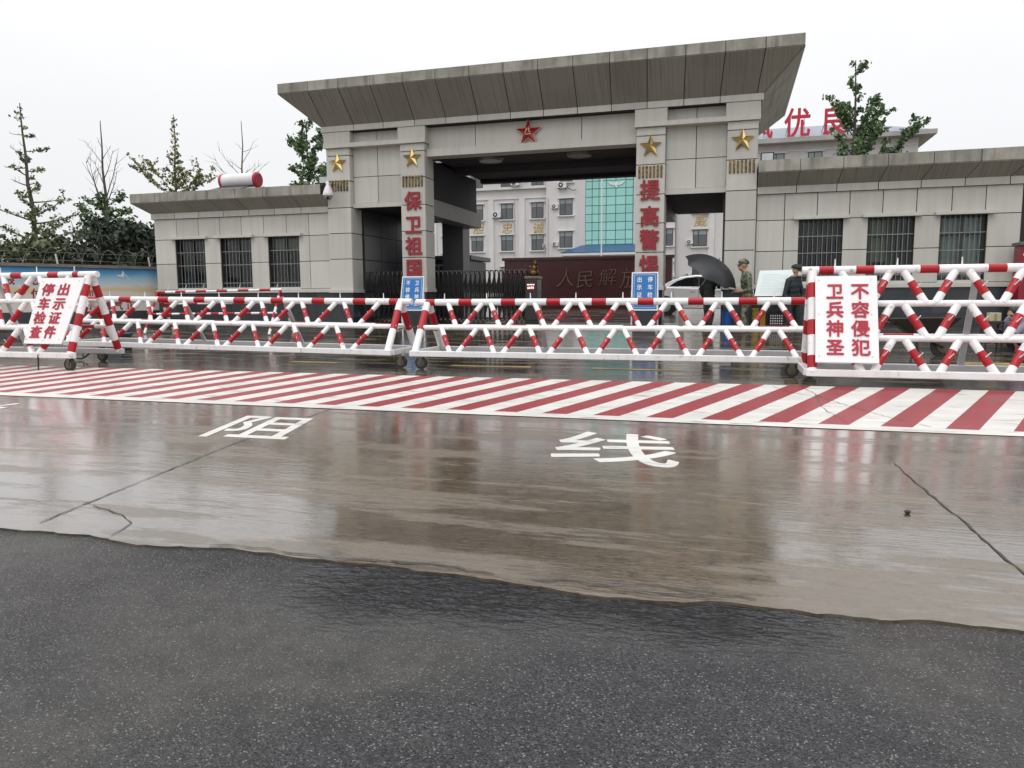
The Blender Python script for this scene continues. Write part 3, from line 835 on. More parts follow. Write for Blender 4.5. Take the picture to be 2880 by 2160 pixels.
    # end frames
    for x, on in zip((x0, x1), ends):
        if not on: continue
        xi = x + (0.045 if x == x0 else -0.045)
        nn = nmid + 1
        cut = [(0.17, 0), (0.55, 1), (1, 0)] if nmid == 1 else [(.12, 0), (.27, 1), (.49, 0), (.64, 1), (.84, 0), (.96, 1), (1, 0)]
        for sg in (-1, 1):
            MB().stripes((xi, yc + sg * 0.025, Z(x, zt) - r_top * 0.4), (xi, yc + sg * hw, Z(x, zr)), 0.05, cut, 14).build('end_leg', [WHITE, RED], g)
    for x, sg in wheels:
        c = thing('caster', None, None, (x, yc + sg * hw, 0))
        c.parent = g; c.matrix_parent_inverse = Matrix.Translation(g.location).inverted()
        rr = 0.082
        yy = yc + sg * hw
        zz0 = gz(yy)
        wm = MB()
        wm.tube([(x, yy - 0.022, zz0 + rr), (x, yy + 0.022, zz0 + rr)], rr, 20, smooth=False)
        wm.tube([(x, yy - 0.026, zz0 + rr), (x, yy + 0.026, zz0 + rr)], rr * 0.62, 16, 1, smooth=False)
        wo = wm.build('wheel', [BLACK, RUSTY], c)
        fm = MB().slab((x - .03, yy - .034, Z(x, zr) - hs), (x + .03, yy - .034, Z(x, zr) - hs), (x + .014, yy - .034, zz0 + rr - .02), (x - .014, yy - .034, zz0 + rr - .02), Yv, 0.006)
        fm.slab((x - .03, yy + .028, Z(x, zr) - hs), (x + .03, yy + .028, Z(x, zr) - hs), (x + .014, yy + .028, zz0 + rr - .02), (x - .014, yy + .028, zz0 + rr - .02), Yv, 0.006)
        fm.box(x - .04, x + .04, yy - .035, yy + .035, Z(x, zr) - hs - .012, Z(x, zr) - hs)
        fm.build('fork', [RUSTY], c)
    return g
lowreds = [(-4.09, -3.95), (-3.60, -3.41), (-2.99, -2.79), (-2.36, -2.17), (-1.75, -1.56), (-1.15, -0.95), (-0.52, -0.33), (0.09, 0.31), (0.70, 0.87)]
barrier('low two tier barrier unit ending beside the white board lettered 卫兵神圣 不容侵犯', -4.11, 1.02, -7.95, 0.50, 0.205, 0.885, 1, 0.618, -3.82, lowreds,
        0.046, 0.034, 0.034, (-2.49, -0.62), wheels=((-3.97, -1), (0.7, -1)), ext=(0.13, 0.0))
lreds = [(-10.0, -9.83), (-9.39, -9.16), (-8.64, -8.44), (-7.97, -7.77), (-7.25, -7.05), (-6.6, -6.39), (-5.91, -5.70), (-5.24, -5.04), (-4.67, -4.53)]
barrier('low two tier barrier unit with a bent black bar lying under its rail', -10.05, -4.46, -7.90, 0.47, 0.205, 0.895, 1, 0.69, -6.84, lreds,
        0.046, 0.034, 0.034, (-8.2, -6.4), tilt=-0.012, wheels=((-4.30, -1), (-9.35, -1)), ext=(0.03, 0.13))
treds = [(0.91, 1.06), (1.28, 1.46), (1.90, 2.08), (2.53, 2.70), (3.15, 3.33), (3.78, 3.96), (4.4, 4.58)]
barrier('tall three tier barrier carrying the white board lettered 卫兵神圣 不容侵犯', 0.80, 4.95, -8.85, 0.42, 0.14, 1.22, 2, 0.612, 1.685, treds,
        0.044, 0.034, 0.041, (2.45, 4.0), studs=0.055, wheels=((0.9, 1),), ends=(True, True), ext=(0.06, 0.0))
tl = [(-9.87 - 0.71 * k, -9.67 - 0.71 * k) for k in range(-0, 4)] + [(-9.20, -9.01), (-8.76, -8.66)]
barrier('tall three tier barrier carrying the white board lettered 停车检查 出示证件', -13.4, -8.44, -9.35, 0.42, 0.145, 1.235, 2, 0.665, -9.42, tl,
        0.044, 0.034, 0.041, (-10.2, -12.0), base=0.06, studs=0.045, wheels=((-8.5, -1),), ends=(True, True), ext=(0, 0.08), skip=(-8.44,))
MBJ = MB().tube([(-9.0, -9.80, .21), (-8.97, -9.84, .0)], [.012, .009], 8)
tag(MBJ.build('prop_rod', [BLACK]), 'thin black prop rod under the rail of the tall barrier below the leaning white board', 'rod')

def board(name, label, p_tl, p_tr, p_br, p_bl, cols, nrm, bold=0.02, grp=None):
    g = thing(name, label, 'sign', tuple((V(p_bl) + V(p_br)) / 2), grp)
    tlv, trv, brv, blv = map(V, (p_tl, p_tr, p_br, p_bl))
    n = (blv - tlv).cross(trv - tlv).normalized()
    if n.y > 0: n = -n
    MB().slab(blv - n * .02, brv - n * .02, trv - n * .02, tlv - n * .02, n, 0.02).build('panel', [BOARD], g, 0.004)
    mb = MB()
    def P(u, v): return tlv.lerp(trv, u).lerp(blv.lerp(brv, u), v)
    for chs, u0, u1 in cols:
        for i, ch in enumerate(chs):
            v0, v1 = 0.085 + i * 0.215, 0.085 + i * 0.215 + 0.195
            o = P(u0, v1)
            mb.text(ch, o + n * .005, P(u1, v1) - o, P(u0, v0) - o, n, 1, 1, 0.004, 0, bold)
    mb.build('lettering', [REDLET2], g)
    mb = MB()
    for v in (0.05, 0.45, 0.93):
        for u in (0.06, 0.9):
            p = P(u, v); mb.tube([p, p + n * 0.005], 0.006, 8)
    mb.build('fixing_bolt', [STEEL], g)
    return g
REDLET2 = mat("red_stencil_paint", (0.42, 0.012, 0.035), 0.5, nscale=5, namt=0.4, col2=(0.33, 0.012, 0.03))
board('sign_board', 'white board lettered 卫兵神圣 不容侵犯 in red, fixed to the tall barrier', (0.865, -8.985, 1.155), (1.47, -8.985, 1.155), (1.475, -9.335, 0.255), (0.865, -9.335, 0.255),
      (('卫兵神圣', .17, .46), ('不容侵犯', .57, .87)), None, 0.024)
b2 = board('sign_board', 'white board lettered 停车检查 出示证件 in red, tied to the tall barrier', (-9.23, -9.455, 1.25), (-8.47, -9.455, 1.25), (-8.60, -9.795, 0.36), (-9.25, -9.795, 0.36),
           (('停车检查', .10, .40), ('出示证件', .47, .77)), None, 0.022)
# bent bar lying by the low barrier
mb = MB()
bar = []
for k in range(25):
    t = k / 24
    bar.append((-9.98 + 0.62 * t, -8.35, 0.10 - 0.075 * math.sin(t * 5.6 + 0.1) * (1 if t > .02 else .4)))
mb.tube(bar, 0.013, 8)
mb.tube([(-9.75, -8.35, 0.03), (-9.75, -8.35, 0.165)], 0.008, 6)
mb.tube([(-9.85, -8.35, 0.13), (-9.68, -8.35, 0.13)], 0.012, 6)
tag(mb.build('bent_bar', [BLACK]), 'bent black metal bar curving just above the wet ground under the low barrier', 'metal bar')

# ------------------------------------------------------------------ small tube barricade by the guardhouse
def barricade():
    g = thing('tube_barricade', 'thin red and white tube barricade standing in front of the barred guardhouse windows', 'barricade', (-11.6, -2.6, gz(-2.6)))
    y, zb = -2.6, gz(-2.6)
    x0, x1 = -13.4, -9.9
    def cut(n):
        c = []
        for k in range(n): c += [((k + 0.5) / n, 1), ((k + 1) / n, 0)]
        return c
    MB().stripes((x0, y, 1.12), (x1, y, 1.16), 0.030, cut(6)).build('top_rail', [WHITE, RED], g)
    MB().stripes((x0, y - .25, 0.60), (x1, y - .25, 0.63), 0.026, cut(8)).build('middle_rail', [WHITE, RED], g)
    MB().stripes((x0, y + .25, 0.84), (x1 - 0.2, y + .25, 0.86), 0.022, cut(5)).build('middle_rail', [WHITE, RED], g)
    for x in (x0 + 0.05, x1 - 0.05):
        MB().stripes((x, y, 1.13), (x, y - 0.5, zb), 0.032, cut(4)).build('leg', [WHITE, RED], g)
        MB().stripes((x, y, 1.13), (x, y + 0.5, zb), 0.032, cut(4)).build('leg', [WHITE, RED], g)
    for k in range(7):
        x = x0 + 0.35 + k * 0.5
        MB().tube([(x, y, 1.15), (x + 0.06, y - .02, 1.30)], [0.012, 0.007], 6).build('spike', [WHITE], g)
barricade()

# ------------------------------------------------------------------ painted perimeter wall
def wall_material():
    m = bpy.data.materials.new("painted_mural"); m.use_nodes = True
    t = m.node_tree; b = t.nodes['Principled BSDF']; L = t.links.new
    tco = t.nodes.new('ShaderNodeTexCoord'); sp = t.nodes.new('ShaderNodeSeparateXYZ'); L(tco.outputs['Object'], sp.inputs[0])
    nz = t.nodes.new('ShaderNodeTexNoise'); nz.inputs['Scale'].default_value = 1.4; nz.inputs['Detail'].default_value = 5
    L(tco.outputs['Object'], nz.inputs['Vector'])
    ad = t.nodes.new('ShaderNodeMath'); ad.operation = 'MULTIPLY_ADD'; L(nz.outputs['Fac'], ad.inputs[0]); ad.inputs[1].default_value = 0.22; L(sp.outputs[2], ad.inputs[2])
    mr = t.nodes.new('ShaderNodeMapRange'); mr.inputs[1].default_value, mr.inputs[2].default_value = 0.62, 1.95; L(ad.outputs[0], mr.inputs[0])
    cr = t.nodes.new('ShaderNodeValToRGB'); L(mr.outputs[0], cr.inputs[0])
    e = cr.color_ramp.elements
    e[0].position, e[0].color = 0.0, (0.66, 0.62, 0.57, 1)
    e[1].position, e[1].color = 1.0, (0.035, 0.19, 0.42, 1)
    for p, c in ((0.47, (0.66, 0.61, 0.54)), (0.52, (0.60, 0.49, 0.28)), (0.58, (0.62, 0.55, 0.40)), (0.63, (0.55, 0.60, 0.61)), (0.78, (0.30, 0.48, 0.60)), (0.9, (0.08, 0.28, 0.50))):
        k = e.new(p); k.color = (*c, 1)
    L(cr.outputs[0], b.inputs['Base Color']); b.inputs['Roughness'].default_value = 0.7
    return m
A_, B_ = V((-15.9, 0.8, 0)), V((-17.7, -3.04, 0))
dw = (B_ - A_).normalized(); nw = V((-dw.y, dw.x, 0))
if nw.x < 0: nw = -nw
def wp(s, z, o=0.0): p = A_ + dw * s + nw * o; return V((p.x, p.y, z))
g = thing('perimeter_wall', 'perimeter wall painted with blue sky, a flying dove and sand, red characters below', 'wall', tuple(wp(4, 0)))
LW = 14.0
mb = MB().slab(wp(0, 0.64), wp(LW, 0.64), wp(LW, 1.82), wp(0, 1.82), -nw, 0.22)
mb.build('mural_panel', [wall_material()], g)
MB().slab(wp(0, 1.82, 0.05), wp(LW, 1.82, 0.05), wp(LW, 1.90, 0.05), wp(0, 1.90, 0.05), -nw, 0.32).build('coping', [mat("weathered_coping", (0.22, 0.19, 0.16), 0.85, nscale=3, namt=0.7)], g)
MB().slab(wp(0, -0.05, 0.02), wp(LW, -0.05, 0.02), wp(LW, 0.64, 0.02), wp(0, 0.64, 0.02), -nw, 0.26).build('base_course', [PLINTH], g)
DOVE = mat("white_mural_paint", (0.78, 0.78, 0.76), 0.7, nscale=6, namt=0.2)
u = -dw
dv = lambda pts, s, z, sc: MB().prism([(p[0] * sc, p[1] * sc) for p in pts], wp(s, z, 0.003), u, Zv, nw, 0.003)
dv([(-.5, .02), (-.2, -.08), (.1, -.1), (.4, -.16), (.28, -.02), (.36, .3), (.24, .62), (.12, .3), (0, .06), (-.2, .1)], 1.36, 1.62, 0.24).build('dove', [DOVE], g)
dv([(-.5, .55), (-.38, .5), (-.05, .1), (.5, -.3), (.0, -.05)], 1.05, 1.42, 0.5).build('dove', [mat("pale_mural_paint", (0.55, 0.60, 0.60), 0.7, nscale=5, namt=0.4)], g)
mb = MB()
for ch, s, z, h in (('跟', 4.25, 1.34, .30), ('党', 3.72, 1.34, .30), ('走', 3.15, 1.34, .30), ('个', 4.0, 0.98, .28), ('付', 3.62, 0.98, .28), ('司', 2.32, 1.0, .22), ('风', 2.25, 0.66, .26), ('清', 1.92, 0.66, .26), ('气', 1.62, 0.66, .26), ('正', 1.28, 0.66, .26)):
    mb.text(ch, wp(s, z, 0.004), u, Zv, nw, h, h, 0.004, 0, 0.02)
mb.build('lettering', [REDLET], g)
# razor wire on the wall
WIRE = mat("razor_wire_steel", (0.16, 0.16, 0.14), 0.5, 0.5, nscale=9, namt=0.4)
g = thing('razor_wire', 'coiled razor wire strung on short posts along the top of the painted wall', 'razor wire', tuple(wp(4, 1.9)))
mb = MB()
pts = []
n = 560
for k in range(n + 1):
    s = 0.1 + 12.5 * k / n
    a = k * 0.30
    pts.append(wp(s, 2.12 + 0.21 * math.sin(a) + 0.02 * math.sin(k * .07), -0.08 + 0.21 * math.cos(a)))
mb.tube(pts, 0.008, 4, smooth=True)
mb.build('coil', [WIRE], g)
for zz in (2.0, 2.2):
    MB().tube([wp(0.1, zz, -.08), wp(12.6, zz, -.08)], 0.006, 5).build('strand', [WIRE], g)
for s in (0.5, 2.9, 5.3, 7.7):
    MB().tube([wp(s, 1.88, -.1), wp(s + 0.05, 2.16, -.06)], 0.022, 6).build('post', [WHITE], g)

# ------------------------------------------------------------------ fittings on the gate and wings
def dome_camera():
    g = thing('security_camera', 'white dome security camera on a bracket at the column edge below the gold bars', 'camera', (-9.95, -0.02, 3.72))
    CW = mat("camera_white", (0.72, 0.71, 0.71), 0.35, nscale=5, namt=0.15)
    MB().box(-10.12, -10.02, -0.06, 0.0, 3.62, 3.92).tube([(-10.07, -.04, 3.86), (-10.0, -.22, 3.90), (-9.92, -.36, 3.86), (-9.90, -.38, 3.78)], 0.045, 10).build('bracket', [CW], g)
    MB().tube([(-9.90, -.38, 3.80), (-9.90, -.38, 3.74), (-9.90, -.38, 3.60), (-9.90, -.38, 3.55)], [0.045, 0.085, 0.135, 0.135], 18).build('housing', [CW], g)
    MB().ball((-9.90, -.38, 3.54), 0.11, 16, 10, 0).build('dome', [mat("camera_dome", (0.30, 0.30, 0.31), 0.15, nscale=5, namt=0.2)], g)
    MB().tube([(-9.86, -.46, 3.49), (-9.85, -.50, 3.47)], 0.035, 12).build('lens', [BLACK], g)
dome_camera()
def floodlight(label, c, ang):
    g = thing('floodlight', label, 'floodlight', c)
    x, y, z = c
    MB().box(x - .14, x + .14, y - .05, y + .05, z - .10, z + .10).build('casing', [BLACK], g, 0.012)
    MB().box(x - .115, x + .115, y - .056, y - .05, z - .075, z + .075).build('lamp_glass', [mat("floodlight_glass", (0.55, 0.57, 0.58), 0.12, nscale=9, namt=0.4)], g)
    MB().box(x - .02, x + .02, y - .02, y + .1, z - .22, z - .10).build('bracket', [BLACK], g)
floodlight('small black floodlight on the guardhouse roof beside the security camera', (-10.3, 0.15, 4.03), 0)
floodlight('black framed floodlight with pale glass beside the gold star nearest the rooftop red sign', (0.68, 0.12, 3.99), 0)
def heater():
    g = thing('solar_water_heater', 'solar water heater with white tank and red end caps on the guardhouse roof', 'water heater', (-13.5, 0.9, 3.86))
    MB().tube([(-13.98, .95, 4.28), (-12.88, .95, 4.28)], 0.20, 24).build('tank', [mat("heater_white", (0.72, 0.69, 0.71), 0.35, nscale=4, namt=0.3)], g)
    CAP = mat("heater_red_cap", (0.36, 0.02, 0.04), 0.4, nscale=4, namt=0.4)
    for x, s in ((-12.88, 1), (-13.98, -1)):
        MB().tube([(x - s * .03, .95, 4.28), (x + s * .04, .95, 4.28), (x + s * .07, .95, 4.28)], [0.212, 0.212, 0.17], 24).build('end_cap', [CAP], g)
    TUBE = mat("vacuum_tube_glass", (0.03, 0.03, 0.035), 0.15, nscale=6, namt=0.3)
    for k in range(16):
        x = -13.9 + k * 0.064
        MB().tube([(x, .85, 4.12), (x, .10, 3.90)], 0.021, 8).build('vacuum_tube', [TUBE], g)
    for x in (-13.95, -12.9):
        MB().slab((x - .03, .85, 4.15), (x + .03, .85, 4.15), (x + .03, 1.1, 3.86), (x - .03, 1.1, 3.86), Yv, 0.03).box(x - .03, x + .03, 0.05, 0.95, 3.862, 3.90).build('stand', [CAP], g)
heater()

# ------------------------------------------------------------------ folding gate
FOLD = mat("folding_gate_steel", (0.022, 0.021, 0.02), 0.4, 0.3, nscale=5, namt=0.5)
FOLDL = mat("bright_gate_steel", (0.20, 0.19, 0.18), 0.3, 0.8, nscale=5, namt=0.4)
g = thing('folding_gate', 'dark metal folding gate drawn part way across the opening, short vertical spikes on top', 'gate', (-7.5, 1.15, gz(1.15)))
zb = gz(1.15)
n = 33
for k in range(n):
    x = -9.33 + k * (9.33 - 5.12) / (n - 1)
    mb = MB()
    for y in (0.98, 1.32):
        mb.tube([(x, y, zb + 0.14), (x, y, zb + 1.28)], 0.021, 6)
    mb.tube([(x, .98, zb + 1.28), (x, 1.06, zb + 1.36), (x, 1.24, zb + 1.36), (x, 1.32, zb + 1.28)], 0.016, 6)
    mb.tube([(x, 0.98, zb + 1.28), (x, 0.98, zb + 1.37)], [0.018, 0.01], 6, 1)
    mb.box(x - .03, x + .03, .95, 1.35, zb + 0.06, zb + 0.14, 0)
    mb.tube([(x, .96, zb + 0.06), (x, 1.34, zb + 0.06)], 0.05, 10, 1)
    mb.build('gate_leaf', [FOLD, FOLDL], g)
    if k < n - 1:
        x2 = x + (9.33 - 5.12) / (n - 1)
        mb = MB()
        for y in (0.965, 1.335):
            for a, b in ((.2, 1.25), (1.25, .2), (.2, .72), (.72, 1.25)):
                mb.tube([(x, y, zb + a), (x2, y, zb + b)], 0.015, 5)
        mb.build('scissor_link', [FOLD], g)
g = thing('gate_motor_unit', 'black motor head of the folding gate with lit red display and gilt ornament', 'gate motor', (-4.95, 1.15, zb))
MB().box(-5.08, -4.76, .92, 1.38, zb + 0.06, zb + 1.12).build('cabinet', [mat("motor_cabinet_black", (0.025, 0.025, 0.027), 0.3, nscale=4, namt=0.4)], g, 0.02)
MB().box(-5.04, -4.80, .91, .919, zb + 0.82, zb + 1.04).build('display', [mat("display_panel", (0.05, 0.005, 0.006), 0.3, nscale=9, namt=0.1, emit=((0.5, 0.01, 0.02), 0.08))], g)
mb = MB()
for x0, x1 in ((-5.02, -4.97), (-4.955, -4.89), (-4.875, -4.83)): mb.box(x0, x1, .905, .9095, zb + 0.965, zb + 0.99)
for i, ch in enumerate('6690'): mb.text(ch, (-5.015 + i * .045, .909, zb + 0.86), X, Zv, OUT, .075, .085, .003, 0, 0.02)
mb.build('display_digits', [mat("lit_digits", (1, 0.75, 0.7), 0.5, nscale=9, namt=0.05, emit=((1.0, 0.62, 0.52), 1.6))], g)
MB().box(-5.10, -4.74, .90, 1.40, zb + 1.12, zb + 1.19).build('cap', [mat("cabinet_cap", (0.16, 0.15, 0.10), 0.35, 0.5, nscale=5, namt=0.5)], g, 0.015)
mb = MB()
mb.ball((-4.90, 1.12, zb + 1.28), .11, 12, 8, 0, (1.3, 1.2, .9)).ball((-4.88, 1.12, zb + 1.40), .075, 12, 8, 0, (1, 1, 1.3)).ball((-4.86, 1.12, zb + 1.52), .06, 12, 8, 0)
mb.tube([(-4.92, 1.1, zb + 1.42), (-5.02, 1.05, zb + 1.44)], [.03, .02], 8).ball((-4.855, 1.11, zb + 1.56), .045, 10, 6, 0)
mb.build('ornament', [mat("old_gilt", (0.24, 0.15, 0.05), 0.42, 0.8, nscale=14, namt=1.0, col2=(0.09, 0.05, 0.02))], g)
MB().box(-5.1, -4.74, .93, 1.37, zb, zb + .06).build('base', [BLACK], g)
# sentry booth inside the gate
g = thing('sentry_booth', 'dark sentry booth with pale door frame behind the gate column lettered 保卫祖国', 'booth', (-8.9, 5.6, gz(5)))
z0 = gz(5)
MB().box(-9.9, -8.2, 5.35, 7.2, z0, 2.15).build('booth_body', [mat("booth_black", (0.03, 0.031, 0.034), 0.3, nscale=3, namt=0.4)], g)
MB().box(-9.95, -8.05, 5.25, 7.3, 2.17, 2.32).build('booth_roof', [mat("booth_roof_grey", (0.10, 0.10, 0.105), 0.4, nscale=3, namt=0.4)], g, 0.02)
WF = mat("booth_frame", (0.42, 0.44, 0.45), 0.4, 0.3, nscale=3, namt=0.3)
mb = MB().box(-9.75, -8.68, 5.29, 5.349, 1.98, 2.04).box(-9.22, -9.17, 5.29, 5.349, z0, 1.98).box(-8.73, -8.68, 5.29, 5.349, z0, 1.98)
mb.build('door_frame', [WF], g)
MB().box(-9.72, -9.22, 5.32, 5.34, z0, 1.98).box(-9.17, -8.73, 5.32, 5.34, z0, 1.98).build('door_pane', [mat("booth_pane", (0.05, 0.065, 0.08), 0.08, nscale=2, namt=0.4)], g)
MB().box(-8.52, -8.24, 5.2, 5.349, 2.34, 2.72).build('wall_box', [mat("grey_metal_box", (0.22, 0.22, 0.23), 0.4, 0.3, nscale=3, namt=0.3)], g, 0.02)

# ------------------------------------------------------------------ red monument wall
g = thing('monument_wall', 'low dark red monument wall with raised bronze calligraphy behind the gate opening', 'monument', (-7.3, 24, 0.3))
DRED = mat("dark_red_granite", (0.042, 0.006, 0.007), 0.3, nscale=2.5, namt=0.5, col2=(0.028, 0.004, 0.005), coat=0.15)
MB().box(-12.60, -3.12, 24.0, 24.6, 0.25, 3.06).build('slab', [DRED], g)
MB().box(-12.72, -3.0, 23.9, 24.7, 3.06, 3.22).build('cap', [DRED], g, 0.01)
MB().box(-12.9, -2.8, 23.7, 24.8, 0.25, 0.62).build('base', [DRED], g, 0.02)
BRZ = mat("bronze_letter", (0.20, 0.12, 0.09), 0.35, 0.6, nscale=7, namt=0.7, col2=(0.10, 0.05, 0.04))
for ch, x, z, s in (('人', -9.6, 1.46, 1.12), ('民', -8.45, 1.42, 1.05), ('解', -7.15, 1.55, 1.0), ('放', -6.0, 1.37, 1.2), ('军', -4.6, 1.45, 1.05)):
    MB().text(ch, (x, 24.0, z), X + Zv * 0.05, Zv + X * 0.12, OUT, s, s, 0.09, 0, -0.012).build('lettering', [BRZ], g)

# ------------------------------------------------------------------ office building behind
FY = 62.0
off = thing('office_building', 'pale painted office building with teal curtain glass and hipped roof behind the gate', 'office building', (-12, FY, 0.3))
mb = MB()
mb.box(-46, -19.2, FY, FY + 14, 0.2, 15.7, 0, 0.5)
mb.box(-19.2, -14.98, FY - 0.6, FY + 14, 0.2, 15.7, 0, 0.6).box(-9.9, -5.7, FY - 0.6, FY + 14, 0.2, 15.7, 0, 0.6)
mb.box(-14.98, -9.9, FY - 0.1, FY + 14, 0.2, 15.7, 0, 0.5)
mb.box(-5.7, 16.42, FY, FY + 14, 0.2, 15.7, 0, 0.5)
mb.build('wall', [OFFICE], off)
for x0, x1, z0, z1, d in ((-46, -19.21, 12.62, 12.84, .35), (-46, -19.21, 11.62, 11.78, .12), (-5.69, 16.4, 11.62, 11.78, .12), (-5.69, 16.4, 12.62, 12.84, .35), (-5.69, 16.4, 15.0, 15.12, .1)):
    MB().box(x0, x1, FY - d, FY - 0.001, z0, z1).build('string_course', [OFFTRIM], off)
for x0, x1 in ((-32.6, -32.0), (-29.1, -28.5), (-25.85, -25.26), (-22.37, -21.72), (-2.4, -1.8)):
    MB().box(x0, x1, FY - 0.12, FY - 0.001, 0.2, 11.62).build('pilaster', [OFFTRIM], off)
OPANE = mat("office_pane", (0.05, 0.062, 0.07), 0.06, nscale=0.8, namt=0.6, col2=(0.10, 0.12, 0.13), spec=0.8)
OPANE2 = mat("office_blind_pane", (0.26, 0.30, 0.31), 0.12, nscale=0.5, namt=0.4, spec=0.6)
def owin(x0, x1, z0, z1, y, k, op=True):
    w = MB().box(x0, x1, y - .02, y, z0, z0 + .07).box(x0, x1, y - .02, y, z1 - .07, z1).box(x0, x0 + .07, y - .02, y, z0 + .07, z1 - .07).box(x1 - .07, x1, y - .02, y, z0 + .07, z1 - .07)
    mx_ = x0 + (x1 - x0) * (0.40 if k % 2 else 0.44)
    w.box(mx_ - .04, mx_ + .04, y - .022, y, z0 + .07, z1 - .07).box(x0 + .07, x1 - .07, y - .021, y, z1 - (z1 - z0) * .30 - .04, z1 - (z1 - z0) * .30)
    o = w.build('window', [FRAME], off)
    zt = z1 - (z1 - z0) * .30
    mb = MB()
    mb.box(x0 + .05, mx_, y - .012, y - .004, zt, z1 - .05, 1).box(mx_, x1 - .05, y - .012, y - .004, zt, z1 - .05, 1)
    mb.box(x0 + .05, mx_, y - .012, y - .004, z0 + .05, zt, 0 if k % 3 else 2).box(mx_, x1 - .05, y - .014, y - .006, z0 + .05, zt, 2 if k % 3 else 0)
    mb.build('pane', [OPANE, OPANE2, mat("office_screen_pane", (0.115, 0.125, 0.13), 0.2, nscale=0.6, namt=0.4)], o)
    MB().box(x0 - .2, x1 + .2, y - .22, y - .001, z0 - .14, z0 - .02).build('sill', [OFFTRIM], o)
    MB().box(x0 - .2, x1 + .2, y - .2, y - .001, z1 + .02, z1 + .12).build('hood', [OFFTRIM], o)
rows = [(2.65, 4.33), (6.08, 7.76), (9.48, 11.16), (12.93, 14.62)]
k = 0
for x0, x1 in ((-34.8, -33.4), (-31.3, -29.9), (-27.9, -26.5), (-24.44, -23.06), (-20.99, -19.65)):
    for z0, z1 in rows: owin(x0, x1, z0, z1, FY, k); k += 1
for x0, x1 in ((-17.75, -16.34), (-8.55, -7.15)):
    for z0, z1 in rows: owin(x0, x1, z0 + .15, z1 + .18, FY - .6, k); k += 1
for i, (x0, x1) in enumerate(((-5.2, -4.0 + .0), (-3.93, -2.53))[1:]):
    for z0, z1 in rows: owin(x0, x1, z0, z1, FY, k); k += 1
for z0, z1 in rows[:2]: owin(-6.95, -5.87, z0 + .1, z1 + .15, FY - .6, k); k += 1
for x0 in (-0.4, 3.05, 6.5, 9.95, 13.45):
    owin(x0 + .3, x0 + 1.6, 12.98, 14.85, FY, k); k += 1
# curtain glass
mb = MB()
gx = [-14.98, -14.26, -13.54, -12.78, -11.79, -10.75, -10.0, -9.9]
gzs = [6.46, 6.96, 7.91, 8.78, 9.63, 10.5, 11.39, 12.22, 13.01, 13.9, 14.8, 15.6]
for a, b in zip(gx, gx[1:]):
    for c, d in zip(gzs, gzs[1:]):
        mb.box(a + .035, b - .035 if b - a > .2 else b, FY - .55, FY - .35, c + .035, d - .035, 0, R())
cg = mb.build('curtain_glass', [TEAL], off)
mb = MB().box(-14.979, -9.901, FY - .5, FY - .101, 6.4, 15.6)
mb.build('mullion_grid', [TEALBAR], cg)
EM = mat("silver_emblem", (0.72, 0.75, 0.75), 0.3, 0.3, nscale=5, namt=0.2)
mb = MB()
for s_ in (-1, 1):
    mb.prism([(s_ * q[0], q[1]) for q in ((.12, .08), (.92, .28), (.62, -.02), (.22, -.16))][::s_], (-11.74, FY - .56, 12.62), X, Zv, OUT, .06)
mb.prism([(-.16, .22), (.16, .22), (.16, -.1), (0, -.42), (-.16, -.1)][::-1], (-11.74, FY - .56, 12.62), X, Zv, OUT, .07)
mb.build('winged_emblem', [EM], cg)
# entrance canopy
mb = MB()
a, b, c, d = (-16.75, FY - 4.6, 5.4), (-8.2, FY - 4.6, 5.4), (-9.6, FY - .62, 6.35), (-15.3, FY - .62, 6.35)
mb.slab(a, b, c, d, V((0, -.2, 1)).normalized(), .08, 0)
mb.add([(-16.75, FY - 4.6, 5.4), (-15.3, FY - .62, 6.35), (-16.75, FY - .62, 5.4)], [(0, 1, 2)], 0)
mb.box(-16.8, -8.15, FY - 4.65, FY - .62, 5.16, 5.39, 1)
mb.build('entrance_canopy', [mat("blue_canopy_roof", (0.03, 0.085, 0.20), 0.4, nscale=1.2, namt=0.4), OFFTRIM], off)
# roof
mb = MB().box(-47, 17.7, FY - 1.2, FY + 15.2, 15.7, 16.12, 0)
mb.build('eaves', [mat("office_eaves_concrete", (0.40, 0.39, 0.37), 0.8, nscale=0.6, namt=0.5)], off)
RM = mat("blue_grey_roof_sheet", (0.22, 0.245, 0.30), 0.45, 0.1, nscale=0.5, namt=0.4, mscale=(3, .3, .3))
mb = MB()
E_ = [V((-47, FY - 1.0, 16.125)), V((17.5, FY - 1.0, 16.125)), V((17.5, FY + 15, 16.125)), V((-47, FY + 15, 16.125))]
T_ = [V((-40, FY + 6.5, 18.6)), V((11.5, FY + 6.5, 18.6))]
mb.add(E_ + T_, [(0, 1, 5, 4), (1, 2, 5), (2, 3, 4, 5), (3, 0, 4)])
ro = mb.build('roof', [RM], off)
for ch, x0, z0, ww, hh in (('风', 1.0, 16.25, 2.5, 2.75), ('优', 4.45, 16.15, 2.5, 2.95), ('良', 7.75, 16.2, 2.4, 2.9)):
    MB().text(ch, (x0, FY - .2, z0), X, Zv, OUT, ww, hh, .12, 0, 0.018).build('roof_letter', [REDSIGN], ro)
    mb = MB()
    for xx in (x0 + .5, x0 + 1.9):
        mb.tube([(xx, FY - .15, z0 + 1.6), (xx - .3, FY + 1.2, 16.4)], .035, 6); mb.tube([(xx, FY - .15, 16.1), (xx, FY - .15, z0 + 2.3)], .03, 6)
    mb.build('letter_strut', [STEEL], ro)
GC = mat("gold_character_paint", (0.55, 0.37, 0.05), 0.4, 0.4, nscale=5, namt=0.5, col2=(0.25, 0.15, 0.03))
